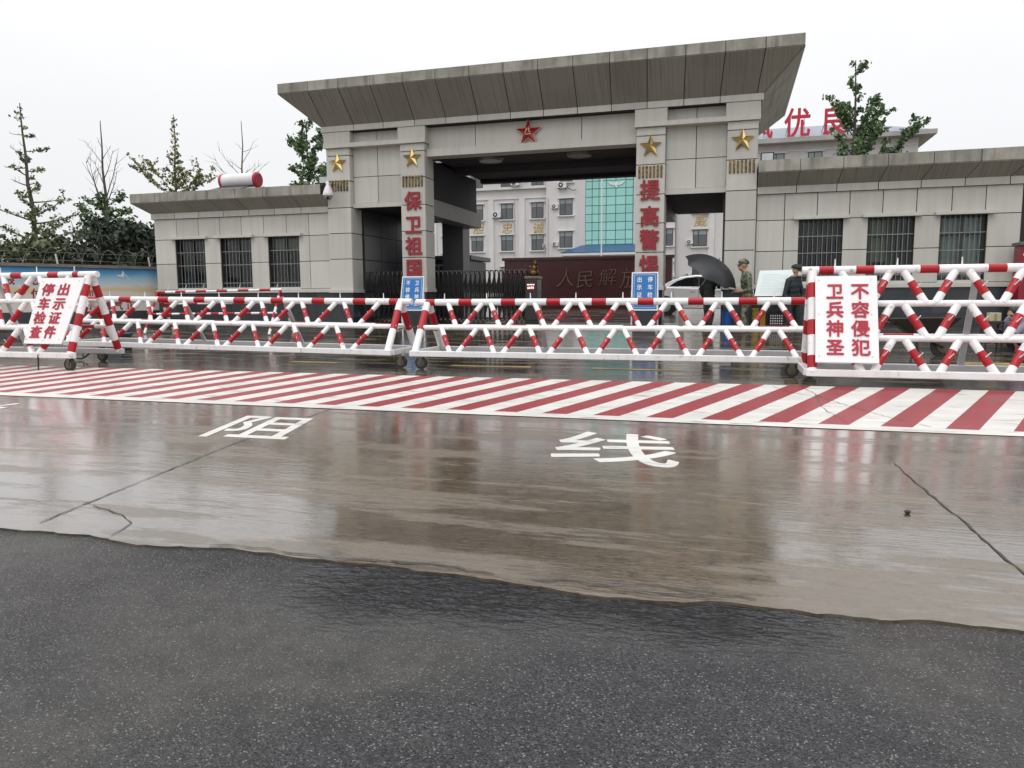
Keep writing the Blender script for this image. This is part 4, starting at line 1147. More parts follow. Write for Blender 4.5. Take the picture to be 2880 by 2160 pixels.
for ch, x, z in (('胆', -27.75, 7.95), ('忠', -24.45, 7.85), ('诚', -20.95, 7.78), ('威', -3.9, 8.0)):
    MB().text(ch, (x, FY - .001, z), X + Zv * .03, Zv + X * .12, OUT, 1.3, 1.3, .06, 0, -0.008).build('gold_character', [GC], off)
for x in (-22.9, -19.0, -5.6):
    MB().tube([(x, FY - (.06 if x < -19.1 or x > -5.8 + .15 else .66), 0.3), (x, FY - (.06 if x < -19.1 or x > -5.8 + .15 else .66), 11.5)], .045, 6).build('drain_pipe', [GREYBAR], off)

def ac_unit():
    g = thing('ac_unit', None, 'air conditioner', (0, 0, 0), 'air conditioner outdoor units on the office wall')
    MB().box(-.45, .45, -.36, 0, -.3, .3).build('casing', [ACW], g, 0.02)
    MB().tube([(-.12, -.365, 0), (-.12, -.385, 0)], .235, 20, 0, smooth=False).tube([(-.12, -.386, 0), (-.12, -.392, 0)], .10, 14, 1, smooth=False).build('fan_guard', [BLACK, ACW], g)
    MB().box(-.42, -.36, -.36, 0, -.37, -.301).box(.36, .42, -.36, 0, -.37, -.301).build('bracket', [BLACK], g)
    return g
acs = [((-24.86, FY - .02, 9.99), 1.06, 'large air conditioner unit between the upper office windows above the gold character 忠'),
       ((-18.22, FY - .62, 10.58), .78, 'air conditioner unit beside the window just above the lower bay unit'),
       ((-19.40, FY - .15, 6.52), .62, 'air conditioner unit at the lower right corner of the window under the gold character 诚'),
       ((-18.18, FY - .62, 6.64), .70, 'air conditioner unit beside the lower window of the projecting bay near the blue canopy'),
       ((-22.66, FY - .36, 13.26), 1.0, 'air conditioner unit half hidden under the dark gate ceiling, above the office string course'),
       ((-17.42, FY - .62, 12.74), 1.06, 'large air conditioner unit with a hanging hose beside the teal curtain glass'),
       ((-4.22, FY - .02, 6.54), .72, 'air conditioner unit beside the window under the gold character 威'),
       ((-5.9, FY - .62, 3.2), .62, 'low air conditioner unit above the white car roof, next to the red monument wall'),
       ((-4.35, FY - .02, 3.18), .62, 'low air conditioner unit between the black umbrella and the other low unit')]
proto = ac_unit()
for i, (p, sc, lb) in enumerate(acs):
    o = proto if i == 0 else copy_tree(proto)
    o.location = p; o.scale = (sc, sc, sc); o['label'] = lb
mb = MB().tube([(-16.95, FY - .8, 12.6), (-16.7, FY - .85, 12.35), (-16.3, FY - .85, 12.15), (-15.9, FY - .8, 12.2)], .04, 6)
tag(mb.build('drain_hose', [BLACK]), 'grey hose drooping from the large air conditioner beside the teal glass', 'hose')
g = thing('flagpole', 'thin white flagpole standing in front of the teal curtain glass', 'flagpole', (-9.66, 40, .3))
MB().tube([(-9.66, 40, .3), (-9.66, 40, 14.0)], [.06, .04], 10).build('pole', [mat("flagpole_white", (0.7, 0.7, 0.68), 0.3, 0.2, nscale=3, namt=0.2)], g)
MB().ball((-9.66, 40, 14.1), .11, 10, 7).build('finial', [GOLD], g)
MB().tube([(-9.66, 40, .3), (-9.66, 40, .5)], .25, 14).build('base', [STEEL], g)

# ------------------------------------------------------------------ trees
def leafmat(n, a, b): return mat(n, a, 0.6, nscale=1.6, namt=0.9, col2=b, tone=0.35, nlo=0.4, nhi=0.6)
LG = leafmat("dark_green_leaf", (0.12, 0.19, 0.075), (0.055, 0.10, 0.042))
LY = leafmat("yellowing_leaf", (0.20, 0.20, 0.055), (0.10, 0.125, 0.04))
LY2 = leafmat("mixed_green_leaf", (0.17, 0.20, 0.075), (0.08, 0.115, 0.05))
LD = leafmat("deep_bush_leaf", (0.030, 0.048, 0.026), (0.015, 0.025, 0.017))
LO = leafmat("olive_bush_leaf", (0.10, 0.125, 0.055), (0.05, 0.066, 0.03))
BARK = mat("grey_bark", (0.085, 0.075, 0.062), 0.9, nscale=4, namt=0.7, bump=0.3, bscale=14)
def leaf(mb, c, s, r):
    n = V((r.uniform(-1, 1), r.uniform(-1, 1), r.uniform(-.2, 1))).normalized()
    a = n.cross(V((r.uniform(-1, 1), r.uniform(-1, 1), r.uniform(-1, 1)))).normalized() * s
    b = n.cross(a).normalized() * s * r.uniform(.5, .8)
    mb.add([c - a, c - b * .8, c + a, c + b], [(0, 1, 2, 3)], 0, r.random())
def tree(label, base, top, branches, leafm, lsize, seed, r0=0.13, twig=True, dens=1.0, spread=.13, ldrop=0.0):
    r = random.Random(seed)
    base, top = V(base), V(top)
    g = thing('tree', label, 'tree', tuple(base))
    H = top - base
    tp = []
    for k in range(9):
        t = k / 8
        tp.append(base + H * t + V((r.uniform(-.06, .06), r.uniform(-.06, .06), 0)) * (1 if 0 < k < 8 else 0))
    lm, cm_ = MB().tube(tp, [r0 * (1 - .88 * k / 8) for k in range(9)], 7), MB()
    def trunk(t):
        f = t * 8; i = min(7, int(f)); return tp[i].lerp(tp[i + 1], f - i)
    for t, az, ln, pit, ld in branches:
        p = trunk(t)
        d = V((math.cos(az) * math.cos(pit), math.sin(az) * math.cos(pit), math.sin(pit)))
        pts = [p]
        n = 6
        for k in range(n):
            d = (d + V((r.uniform(-.12, .12), r.uniform(-.12, .12), r.uniform(-.03, .14)))).normalized()
            pts.append(pts[-1] + d * ln / n)
        rb = max(.012, r0 * (1 - .85 * t) * .42)
        lm.tube(pts, [rb * (1 - .75 * k / n) for k in range(n + 1)], 5, caps=False)
        subs = [pts]
        if twig and ln > .35:
            for q in range(int(3 + ln * 3)):
                f = r.uniform(.25, 1) * n; i = min(n - 1, int(f)); s0 = pts[i].lerp(pts[i + 1], f - i)
                dd = (d + V((r.uniform(-1, 1), r.uniform(-1, 1), r.uniform(-.5, .8)))).normalized()
                sl_ = ln * r.uniform(.15, .34)
                sp_ = [s0, s0 + dd * sl_ * .5, s0 + dd * sl_ + V((0, 0, r.uniform(-.03, .08)))]
                lm.tube(sp_, [rb * .35, rb * .25, rb * .12], 4, caps=False)
                subs.append(sp_)
        if ld > 0:
            for sp_ in subs:
                L_ = sum((b - a).length for a, b in zip(sp_, sp_[1:]))
                for q in range(int(L_ * 62 * ld * dens) + (3 if ld > .3 else 0)):
                    f = (r.uniform(.12, 1) ** .8) * (len(sp_) - 1); i = min(len(sp_) - 2, int(f))
                    c = sp_[i].lerp(sp_[i + 1], f - i) + V((r.gauss(0, spread), r.gauss(0, spread), r.gauss(0, spread * .7) - ldrop))
                    leaf(cm_, c, lsize * r.uniform(.6, 1.3), r)
    lm.build('trunk', [BARK], g)
    if cm_.f: cm_.build('crown', [leafm], g)
    return g
def rings(seed, t0, t1, n, l0, l1, pit, ld, pow_=1.0, jit=.3, dead=0.0):
    r = random.Random(seed); out_ = []
    for k in range(n):
        u = (k + r.uniform(0, .8)) / n
        t = t0 + (t1 - t0) * u
        ln = (l0 + (l1 - l0) * u ** pow_) * r.uniform(1 - jit, 1 + jit)
        out_.append((min(t, .99), k * 2.399 + r.uniform(-.5, .5), ln, pit + r.uniform(-.25, .25), 0 if r.random() < dead else ld * r.uniform(.4, 1.3)))
    return out_
tree('tall leaning conifer-like tree with sparse dark layered branches at the left edge of the photo', (-26.6, 6.1, 0.3), (-27.66, 6.63, 8.83), rings(1, .22, .98, 40, 1.9, .16, .12, 0.5, .8, .5, .15), LY2, .065, 11, .15, spread=.05)
tree('tall thin tree with bare upper limbs and a leafy lower half above the dark bushes', (-25.7, 8.7, 0.3), (-26.17, 9.13, 8.58),
     rings(2, .25, .60, 24, 1.5, .6, .3, .8) + [(.5, 2.9, 3.0, 1.0, 0), (.55, 3.4, 2.2, 1.1, 0), (.6, .2, 2.0, 1.15, 0), (.66, 3.0, 1.5, 1.0, 0), (.7, .3, 1.3, 1.0, 0), (.78, 3.3, 1.2, .9, 0), (.8, .1, .7, .9, 0), (.86, 3.0, .6, .9, 0), (.58, 1.2, 1.6, 1.0, 0)], LG, .085, 12, .13, spread=.09)
tree('slender tree with thin yellowing leaves behind the left end of the guardhouse roof', (-25.9, 13.1, 0.3), (-26.06, 13.5, 9.82),
     rings(3, .55, .98, 36, .62, .10, .6, .8, 1.0, .3) + [(.58, 3.1, 2.6, .55, .8), (.6, 3.4, 2.1, .7, .7), (.56, .1, 2.3, .5, .8), (.54, -.3, 2.6, .4, .8), (.62, .3, 1.6, .7, .6)], LY, .075, 13, .12, spread=.06, dens=.62)
tree('nearly bare tree with a few leaves low down behind the solar water heater', (-22.7, 14.0, 0.3), (-22.91, 14.38, 9.49),
     [(.62, 3.1, 2.3, .75, 0), (.7, 3.3, 1.8, .9, 0), (.66, .1, 1.5, .5, 0), (.68, .4, 1.3, .8, 0), (.72, -.2, 1.0, .3, 0), (.78, .2, 1.2, .9, 0), (.85, 3.0, .5, .6, 0), (.84, .1, .8, .1, 0), (.75, 3.5, .8, .5, 0), (.6, 3.3, 1.0, .5, 1.0), (.6, .2, .9, .3, 1.0), (.58, 1.5, .8, .4, 1.0)], LG, .085, 14, .11, spread=.08)
tree('leafy green tree rising behind the guardhouse roof close to the gate column', (-16.3, 9.5, 0.3), (-16.57, 9.76, 7.95), rings(5, .55, .97, 20, 1.35, .4, .6, .95, .9, .35), LG, .085, 15, .12, spread=.065, dens=.9)
tree('dense green tree hiding part of the red rooftop sign above the guardhouse', (4.2, 12.4, 0.3), (4.09, 12.8, 9.4),
     rings(6, .50, .98, 15, 1.15, .3, .75, .9, .8, .35) + [(.50, .35, 3.1, .55, 1.0), (.50, .5, 2.1, .35, 1.2), (.58, .25, 2.0, .95, 1.0), (.64, .4, 1.8, .95, 1.0), (.47, .1, 2.2, .3, 1.2), (.46, .7, 1.7, .25, 1.3), (.46, 2.6, 1.0, .3, 1.2), (.72, 3.2, 1.5, .95, .9), (.70, .3, 1.4, 1.05, 1.1)], LG, .08, 16, .14, spread=.065, dens=1.05)
def bush(label, c, rx, h, m, seed, n=1500, s=.12, stems=True):
    r = random.Random(seed)
    g = thing('bush', label, 'bush', (c[0], c[1], .3))
    sm_ = MB(); cb = MB()
    for k in range(9):
        a = r.uniform(0, 6.28)
        p = [V((c[0], c[1], .3)), V((c[0] + math.cos(a) * rx * .4, c[1] + math.sin(a) * rx * .4, .3 + h * .5)), V((c[0] + math.cos(a) * rx * r.uniform(.5, .9), c[1] + math.sin(a) * rx * r.uniform(.5, .9), .3 + h * r.uniform(.75, 1.06)))]
        sm_.tube(p, [.05, .03, .008], 5, caps=False)
    sm_.build('stems', [BARK], g)
    lobes = [(V((r.uniform(-.75, .75) * rx, r.uniform(-.6, .6) * rx, h * r.uniform(.35, .88))), rx * r.uniform(.28, .5)) for _ in range(11)]
    for k in range(n):
        l, rad = r.choice(lobes)
        d = V((r.gauss(0, 1), r.gauss(0, 1), r.gauss(0, .8))).normalized() * rad * (r.random() ** .4)
        p = V((c[0], c[1], .3)) + l + d
        if p.z > .4: leaf(cb, p, s * r.uniform(.6, 1.3), r)
    cb.build('crown', [m], g)
bush('olive green bush behind the razor wire below the leaning tree', (-24.3, 4.4), 1.8, 3.0, LO, 21, 2200, .11)
bush('pale olive bush behind the razor wire at the left edge of the photo', (-26.6, 2.6), 1.9, 2.7, LO, 22, 1900, .11)
bush('dark bush behind the wall under the tree with bare upper limbs', (-22.3, 4.6), 1.7, 3.6, LD, 23, 3200, .11)
bush('tall dark bush between the half bare tree and the guardhouse corner', (-20.9, 4.4), 1.5, 3.5, LD, 24, 3000, .11)
bush('very dark bush touching the guardhouse corner above the painted wall', (-18.6, 3.6), 1.35, 3.3, LD, 25, 2600, .11)
# far wooded hillside
r = random.Random(31)
mb = MB()
for k in range(5200):
    x = r.uniform(-230, -95); y = 100 + r.uniform(-8, 26)
    hgt = 9.5 + 3.2 * math.sin(x * .05 + .8) + 1.5 * math.sin(x * .17)
    leaf(mb, V((x, y, r.uniform(0.0, 1) ** .8 * hgt + r.gauss(0, .4))), r.uniform(.6, 1.3), r)
tag(mb.build('treeline', [mat("hazy_tree_leaf", (0.12, 0.155, 0.105), 0.8, nscale=.2, namt=.6, col2=(.08, .11, .075), tone=.25)]), 'distant green wooded slope beyond the wall', 'wood', kind='stuff')

# ------------------------------------------------------------------ blue signs and notice board
def blue_sign(label, c4, cols, dark=False):
    g = thing('standing_sign', label, 'sign', ((c4[2][0] + c4[3][0]) / 2, -1.0, gz(-1)), 'blue standing signs in front of the gate columns')
    tl, tr, br, bl = (V((x, y, z)) for x, y, z in c4)
    n = (bl - tl).cross(tr - tl).normalized()
    if n.y > 0: n = -n
    MB().slab(bl - n * .03, br - n * .03, tr - n * .03, tl - n * .03, n, .03).build('frame', [BOARD], g)
    P = lambda u, v, o=0: tl.lerp(tr, u).lerp(bl.lerp(br, u), v) + n * o
    MB().slab(P(.05, .965), P(.95, .965), P(.95, .035), P(.05, .035), n, .004).build('face', [BLUE], g)
    mb = MB()
    for a, b, c, d in ((.10, .11, .07, .93), (.89, .90, .07, .93), (.10, .90, .07, .077), (.10, .90, .923, .93)):
        mb.slab(P(a, d, .005), P(b, d, .005), P(b, c, .005), P(a, c, .005), n, .0015)
    for chs, u0, u1 in cols:
        for i, ch in enumerate(chs):
            v0 = .12 + i * .2; v1 = v0 + .15
            o = P(u0, v1, .004); mb.text(ch, o, P(u1, v1, .004) - o, P(u0, v0, .004) - o, n, 1, 1, .003, 0, .02)
    mb.build('lettering', [SIGNW], g)
    zb = gz(-1)
    for p in (P(.02, .5), P(.98, .5)):
        MB().tube([p + V((0, .03, 0)), V((p.x, p.y + .03, zb))], .022, 8).tube([V((p.x, p.y - .25, zb + .02)), V((p.x, p.y + .3, zb + .02))], .02, 8).build('leg', [BOARD], g)
    if dark: MB().slab((bl.x + .04, bl.y + .01, zb), (br.x - .02, br.y + .01, zb), br + V((-.02, .01, 0)), bl + V((.04, .01, 0)), Yv, .02).build('base_panel', [PLINTH], g)
blue_sign('blue sign with white border lettered 卫兵神圣 不容侵犯 before the 保卫祖国 column', ((-7.64, -.95, 1.47), (-7.07, -.95, 1.47), (-7.07, -1.08, .65), (-7.68, -1.08, .65)), (('不容侵犯', .20, .40), ('卫兵神圣', .60, .80)))
blue_sign('blue sign with white border lettered 停车检查 出示证件 before the 提高警惕 column', ((-2.12, -.95, 1.49), (-1.54, -.95, 1.49), (-1.53, -1.08, .65), (-2.12, -1.08, .65)), (('出示证件', .20, .40), ('停车检查', .60, .80)), True)
g = thing('notice_board', 'white tilted notice board with faint printed lines between the two guards', 'notice board', (.8, -.9, gz(-.9)))
c4 = [V(q) for q in ((.57, -.75, 1.49), (1.28, -.75, 1.50), (1.18, -1.0, .95), (.47, -1.0, .95))]
n = (c4[3] - c4[0]).cross(c4[1] - c4[0]).normalized()
if n.y > 0: n = -n
MB().slab(c4[3] - n * .02, c4[2] - n * .02, c4[1] - n * .02, c4[0] - n * .02, n, .02).build('panel', [mat("pale_green_board", (.70, .78, .76), .35, nscale=1.5, namt=.3, col2=(.62, .72, .70))], g)
P = lambda u, v, o=0: c4[0].lerp(c4[1], u).lerp(c4[3].lerp(c4[2], u), v) + n * o
mb = MB()
for i in range(13):
    v = .16 + i * .06
    u1 = .85 if i % 4 else .6
    mb.slab(P(.12, v + .012, .001), P(u1, v + .012, .001), P(u1, v, .001), P(.12, v, .001), n, .001)
mb.build('printed_lines', [mat("faint_print", (.42, .50, .53), .5, nscale=20, namt=.6, col2=(.6, .68, .68))], g)
mb = MB()
for u in (.15, .85):
    p = P(u, .9); mb.tube([p - n * .02, V((p.x, p.y, gz(-1)))], .02, 8); mb.tube([P(u, .3) - n * .03, V((p.x, -.35, gz(-.35)))], .018, 8)
mb.build('legs', [BLACK], g)

# ------------------------------------------------------------------ people
def camo(name, cols, sc):
    m = bpy.data.materials.new(name); m.use_nodes = True
    t = m.node_tree; b = t.nodes['Principled BSDF']; L = t.links.new
    tco = t.nodes.new('ShaderNodeTexCoord'); nz = t.nodes.new('ShaderNodeTexNoise'); nz.inputs['Scale'].default_value = sc; nz.inputs['Detail'].default_value = 3
    L(tco.outputs['Object'], nz.inputs['Vector'])
    cr = t.nodes.new('ShaderNodeValToRGB'); cr.color_ramp.interpolation = 'CONSTANT'; L(nz.outputs['Fac'], cr.inputs[0])
    e = cr.color_ramp.elements
    ps = [0.0, .42, .5, .58]
    e[0].position, e[0].color = 0, (*cols[0], 1); e[1].position, e[1].color = ps[1], (*cols[1], 1)
    for p, c in zip(ps[2:], cols[2:]): k = e.new(p); k.color = (*c, 1)
    L(cr.outputs[0], b.inputs['Base Color']); b.inputs['Roughness'].default_value = .85
    return m
CAMO = camo("green_camouflage", [(.03, .04, .025), (.17, .18, .12), (.07, .09, .05), (.26, .26, .19)], 14)
DCAMO = camo("dark_camouflage", [(.012, .014, .016), (.03, .035, .03), (.02, .024, .026), (.045, .05, .042)], 14)
BUNI = mat("black_uniform", (.014, .019, .022), .7, nscale=6, namt=.5, col2=(.022, .03, .033))
LAV = mat("lavender_shirt", (.27, .24, .34), .8, nscale=6, namt=.4)
DTRO = mat("dark_trousers", (.02, .022, .028), .8, nscale=6, namt=.4)
HAIR = mat("black_hair", (.012, .010, .010), .5, nscale=30, namt=.5)
def remesh(mb, name, vox=.011):
    me = bpy.data.meshes.new(name); me.from_pydata(mb.v, [], mb.f); me.update()
    o = bpy.data.objects.new(name, me); COL.objects.link(o)
    m = o.modifiers.new('r', 'REMESH'); m.mode = 'VOXEL'; m.voxel_size = vox; m.use_smooth_shade = True
    sm_ = o.modifiers.new('s', 'SMOOTH'); sm_.factor = .5; sm_.iterations = 3
    me2 = bpy.data.meshes.new_from_object(o.evaluated_get(bpy.context.evaluated_depsgraph_get()))
    bpy.data.objects.remove(o); bpy.data.meshes.remove(me)
    return me2
def limb(mb, pts, rs, mi=0):
    mb.tube(pts, rs, 12, mi)
    for p, r_ in zip(pts, rs): mb.ball(p, r_ * .99, 12, 8)
def hand(mb, wrist, d, palm_n, s=1.0):
    """palm, four unequal bent fingers and a thumb, along direction d; palm faces palm_n"""
    d, n = V(d).normalized(), V(palm_n).normalized(); a = d.cross(n).normalized(); w0 = V(wrist)
    mb.tube([w0, w0 + d * .045 * s, w0 + d * .085 * s], [.024 * s, .033 * s, .030 * s], 10).ball(w0 + d * .05 * s, .033 * s, 10, 7)
    for k, ln in enumerate((.062, .072, .068, .052)):
        b0 = w0 + d * .08 * s + a * ((k - 1.5) * .019 * s)
        b1 = b0 + (d * .85 + n * .4).normalized() * ln * .5 * s
        b2 = b1 + (d * .25 + n * .95).normalized() * ln * .5 * s
        mb.tube([b0, b1, b2], [.0105 * s, .010 * s, .0085 * s], 7); mb.ball(b2, .0085 * s, 7, 5)
    t0 = w0 + d * .025 * s - a * .028 * s
    t1 = t0 + (d * .6 - a * .75 + n * .4).normalized() * .035 * s
    mb.tube([t0, t1, t1 + (d * .9 + n * .5).normalized() * .028 * s], [.014 * s, .012 * s, .009 * s], 7)
def person(label, J, f, mats, classify, head_dir, hat=None, grp=None, hands=True):
    """J: joints in world space; f: facing direction of the torso; head_dir: where the face points"""
    g = thing('person', label, 'person', tuple(J['base']), grp)
    f = V(f).normalized(); s = f.cross(Zv).normalized()        # s = the person's right hand side
    mb = MB()
    hip, chest, neck = V(J['hip']), V(J['chest']), V(J['neck'])
    hd = V(J['head'])
    for side, nm in ((1, 'r'), (-1, 'l')):
        hp = hip + s * side * .085
        limb(mb, [hp, J['knee_' + nm], J['ank_' + nm]], [.088, .062, .05])
        an = V(J['ank_' + nm]); ff = V(J.get('foot', f)).normalized()
        limb(mb, [an, an + ff * .05 - Zv * .035, an + ff * .17 - Zv * .05], [.048, .045, .032])
        sh = chest + s * side * .175 + Zv * .10
        limb(mb, [sh, J['elb_' + nm], J['wri_' + nm]], [.062, .047, .034])
        if hands: hand(mb, J['wri_' + nm], J['hd_' + nm], J.get('pn', -Zv))
    # torso as a few wide rings
    for c, wx, wy in ((hip, .155, .115), (hip.lerp(chest, .35), .145, .11), (hip.lerp(chest, .72), .165, .12), (chest, .185, .12), (chest + Zv * .09, .16, .10)):
        k0 = len(mb.v)
        mb.ball((0, 0, 0), 1, 16, 10)
        for i in range(k0, len(mb.v)):
            q = V(mb.v[i]); mb.v[i] = tuple(c + s * q.x * wx + f * q.y * wy + Zv * q.z * .13)
    mb.tube([chest + Zv * .1, neck, hd - Zv * .06], [.075, .056, .056], 12)
    # head: skull, jaw, brow, nose, lips, ears
    h = V(head_dir).normalized(); hs = h.cross(Zv).normalized(); hu = hs.cross(h).normalized()
    def el(c, rx, ry, rz, seg=16, rg=10):
        k0 = len(mb.v); mb.ball((0, 0, 0), 1, seg, rg)
        for i in range(k0, len(mb.v)):
            q = V(mb.v[i]); mb.v[i] = tuple(c + hs * q.x * rx + h * q.y * ry + hu * q.z * rz)
    el(hd + hu * .02 - h * .008, .076, .094, .098)
    el(hd - hu * .055 + h * .022, .056, .066, .062)
    el(hd - hu * .088 + h * .055, .028, .028, .024)
    el(hd + hu * .022 + h * .078, .055, .018, .014)
    mb.tube([hd + hu * .012 + h * .086, hd - hu * .022 + h * .112], [.011, .017], 8); mb.ball(hd - hu * .024 + h * .107, .0155, 8, 6)
    el(hd - hu * .055 + h * .086, .024, .011, .012)
    for sd_ in (-1, 1): el(hd + hs * sd_ * .079 - hu * .005 - h * .008, .012, .022, .032)
    me = remesh(mb, 'body')
    for m in mats: me.materials.append(m)
    for p in me.polygons: p.material_index = classify(p.center)
    o = bpy.data.objects.new('body', me); COL.objects.link(o); o.parent = g
    o.matrix_parent_inverse = Matrix.Translation(g.location).inverted()
    EYE = mat("dark_eye", (.02, .015, .012), .2, nscale=9, namt=.1)
    for sd_ in (-1, 1):
        MB().ball(hd + hs * sd_ * .030 + hu * .004 + h * .081, .0105, 8, 6).build('eye', [EYE], g)
    return g, h, hs, hu, hd
def cap(g, h, hs, hu, hd, m, flat=False, brim=.085):
    mb = MB()
    k0 = len(mb.v)
    mb.ball((0, 0, 0), 1, 18, 10, 0, (1, 1, 1), -.02)
    for i in range(k0, len(mb.v)):
        q = V(mb.v[i])
        z = q.z * (.095 if flat else .10)
        w_ = 1.0 + (.12 if flat and q.z > .2 else 0)
        mb.v[i] = tuple(hd + hu * (.052 + z) - h * .006 + hs * q.x * .102 * w_ + h * q.y * .120 * w_)
    mb.tube([hd + hu * .045 - h * .006, hd + hu * .075 - h * .006], .0, 4) if False else None
    pts = []
    for k in range(11):
        a = math.pi * (k / 10)
        pts.append((math.cos(a) * .082, .05 + math.sin(a) * (brim + .03)))
    mb.prism(pts, hd + hu * .045, hs, (h - hu * .25).normalized(), hu, .007)
    mb.build('cap', [m], g)
zg = gz(-.8)
def lift(J):
    for k in J:
        if k[:3] in ('kne', 'ank'): J[k] = (J[k][0], J[k][1], J[k][2] + (.09 if k[:3] == 'ank' else .05))
    return J
# soldier in green camouflage, facing the umbrella
sol_f = V((-.93, -.25, 0))
J = dict(base=(.30, -.8, zg), hip=(.33, -.8, .93), chest=(.30, -.82, 1.29), neck=(.255, -.825, 1.47), head=(.225, -.83, 1.60),
         knee_r=(.29, -.70, .52), ank_r=(.34, -.66, .19), knee_l=(.26, -.92, .52), ank_l=(.30, -.95, .19),
         elb_r=(.33, -.60, 1.10), wri_r=(.12, -.66, 1.06), elb_l=(.36, -1.04, 1.08), wri_l=(.13, -.98, 1.05), hd_r=(-1, -.2, 0), hd_l=(-1, .25, 0), foot=(-.95, -.2, 0))
lift(J)
def cl_sol(c):
    if c.z > 1.475: return 1
    if c.x < .235 and 1.0 < c.z < 1.12: return 1
    return 2 if c.z < .32 else 0
a_ = person('soldier in green camouflage and field cap facing the black umbrella, holding a clipboard', J, sol_f, [CAMO, SKIN, BLACK], cl_sol, V((-.95, -.22, .12)))
cap(*a_, CAMO)
g = thing('clipboard', 'dark clipboard held by the soldier in green camouflage', 'clipboard', (.03, -.82, 1.06))
MB().slab((.10, -.98, 1.05), (.10, -.66, 1.05), (-.12, -.66, 1.13), (-.12, -.98, 1.13), V((.3, 0, 1)).normalized(), .008).build('board', [BLACK], g)
MB().slab((.08, -.96, 1.067), (.08, -.68, 1.067), (-.10, -.68, 1.133), (-.10, -.96, 1.133), V((.3, 0, 1)).normalized(), .002).build('paper', [BOARD], g)
# person in dark camouflage under the umbrella
uf = V((.80, .60, 0))
J = dict(base=(-.48, -.9, zg), hip=(-.46, -.9, .90), chest=(-.45, -.9, 1.25), neck=(-.43, -.89, 1.42), head=(-.41, -.875, 1.55),
         knee_r=(-.40, -.98, .50), ank_r=(-.44, -1.0, .19), knee_l=(-.50, -.80, .50), ank_l=(-.55, -.84, .19),
         elb_r=(-.26, -1.05, 1.15), wri_r=(-.22, -.98, 1.38), elb_l=(-.63, -.82, 1.05), wri_l=(-.55, -.72, .86), hd_r=(.1, .1, 1), hd_l=(.2, .2, -1), pn=(-.6, .5, .1), foot=(.8, .5, 0))
lift(J)
def cl_um(c):
    if c.z > 1.44: return 1
    if (c - V(J['wri_r'])).length < .09 and c.z > 1.38: return 1
    return 2 if c.z < .32 else 0
a_ = person('person in dark camouflage standing half hidden under a large black umbrella', J, uf, [DCAMO, SKIN, BLACK], cl_um, V((.8, .58, 0)))
cap(*a_, DCAMO)
# guard in black with a white mask
gf = V((.80, -.60, 0)); gzz = gz(-1.15)
gx_ = 1.245
J = dict(base=(gx_, -1.15, gzz), hip=(gx_ - .03, -1.15, .84), chest=(gx_ - .02, -1.16, 1.16), neck=(gx_ + .01, -1.175, 1.33), head=(gx_ + .04, -1.19, 1.455),
         knee_r=(gx_ - .10, -1.26, .47), ank_r=(gx_ - .13, -1.23, .18), knee_l=(gx_ + .08, -1.08, .47), ank_l=(gx_ + .06, -1.03, .18),
         elb_r=(gx_ - .20, -1.34, .96), wri_r=(gx_ - .02, -1.36, .84), elb_l=(gx_ + .19, -1.02, .96), wri_l=(gx_ + .12, -1.22, .84), hd_r=(.9, .1, -.2), hd_l=(.1, -.9, -.2), foot=(.8, -.6, 0))
lift(J)
def cl_g(c):
    if c.z > 1.345: return 1
    for q, v in (('wri_r', J['hd_r']), ('wri_l', J['hd_l'])):
        if (c - V(J[q]) - V(v).normalized() * .06).length < .075: return 1
    return 2 if c.z < .31 else 0
a_ = person('guard in black uniform and black cap wearing a white face mask by the notice board', J, gf, [BUNI, SKIN, BLACK], cl_g, V((.80, -.58, -.12)))
cap(*a_, BUNI, True, .06)
g, h, hs, hu, hd = a_
mb = MB(); k0 = 0
for i in range(7):
    for j in range(6):
        u, v = (i - 3) / 3, (j - 2.5) / 2.5
        d = math.sqrt(max(0, 1 - (u * .85) ** 2))
        mb.v.append(tuple(hd - hu * (.042 - v * -.042) + hs * u * .066 + h * (.022 + .082 * d + .014 * (1 - abs(v)))))
for i in range(6):
    for j in range(5):
        a = i * 6 + j
        mb.f.append((a, a + 6, a + 7, a + 1)); mb.m.append(0); mb.t.append(.5); mb.sm.append(True)
mb.build('face_mask', [mat("white_mask", (.78, .8, .8), .7, nscale=20, namt=.1)], g)
# crouching person at the right edge
cz_ = gz(-4.5)
cf = V((-.85, -.5, 0))
J = dict(base=(4.25, -4.5, cz_), hip=(4.38, -4.42, .26), chest=(4.27, -4.48, .47), neck=(4.20, -4.53, .56), head=(4.15, -4.57, .655),
         knee_r=(4.10, -4.30, .42), ank_r=(4.24, -4.30, .11), knee_l=(4.20, -4.68, .42), ank_l=(4.33, -4.64, .11),
         elb_r=(4.06, -4.30, .38), wri_r=(3.93, -4.50, .30), elb_l=(4.14, -4.72, .36), wri_l=(3.97, -4.66, .28), hd_r=(-1, -.3, -.3), hd_l=(-1, .1, -.3), foot=(-.85, -.5, 0))
def cl_c(c):
    if c.z > .60 and (c - V(J['head'])).length < .15: return 1
    if c.x < 3.96: return 1
    if c.z < .45 and c.z < .30 + (4.3 - c.x) * .4: return 2
    return 0
a_ = person('person with black hair and lavender shirt crouching at the right edge behind the tall barrier', J, cf, [LAV, SKIN, DTRO], cl_c, V((-.85, -.5, -.35)))
g, h, hs, hu, hd = a_
mb = MB()
mb.ball((0, 0, 0), 1, 18, 12, 0, (1, 1, 1), -.35)
mb.v = [tuple(hd + hu * (.03 + V(q).z * .10) - h * .02 + hs * q[0] * .089 + h * q[1] * .098) for q in mb.v]
mb.build('hair', [HAIR], g)
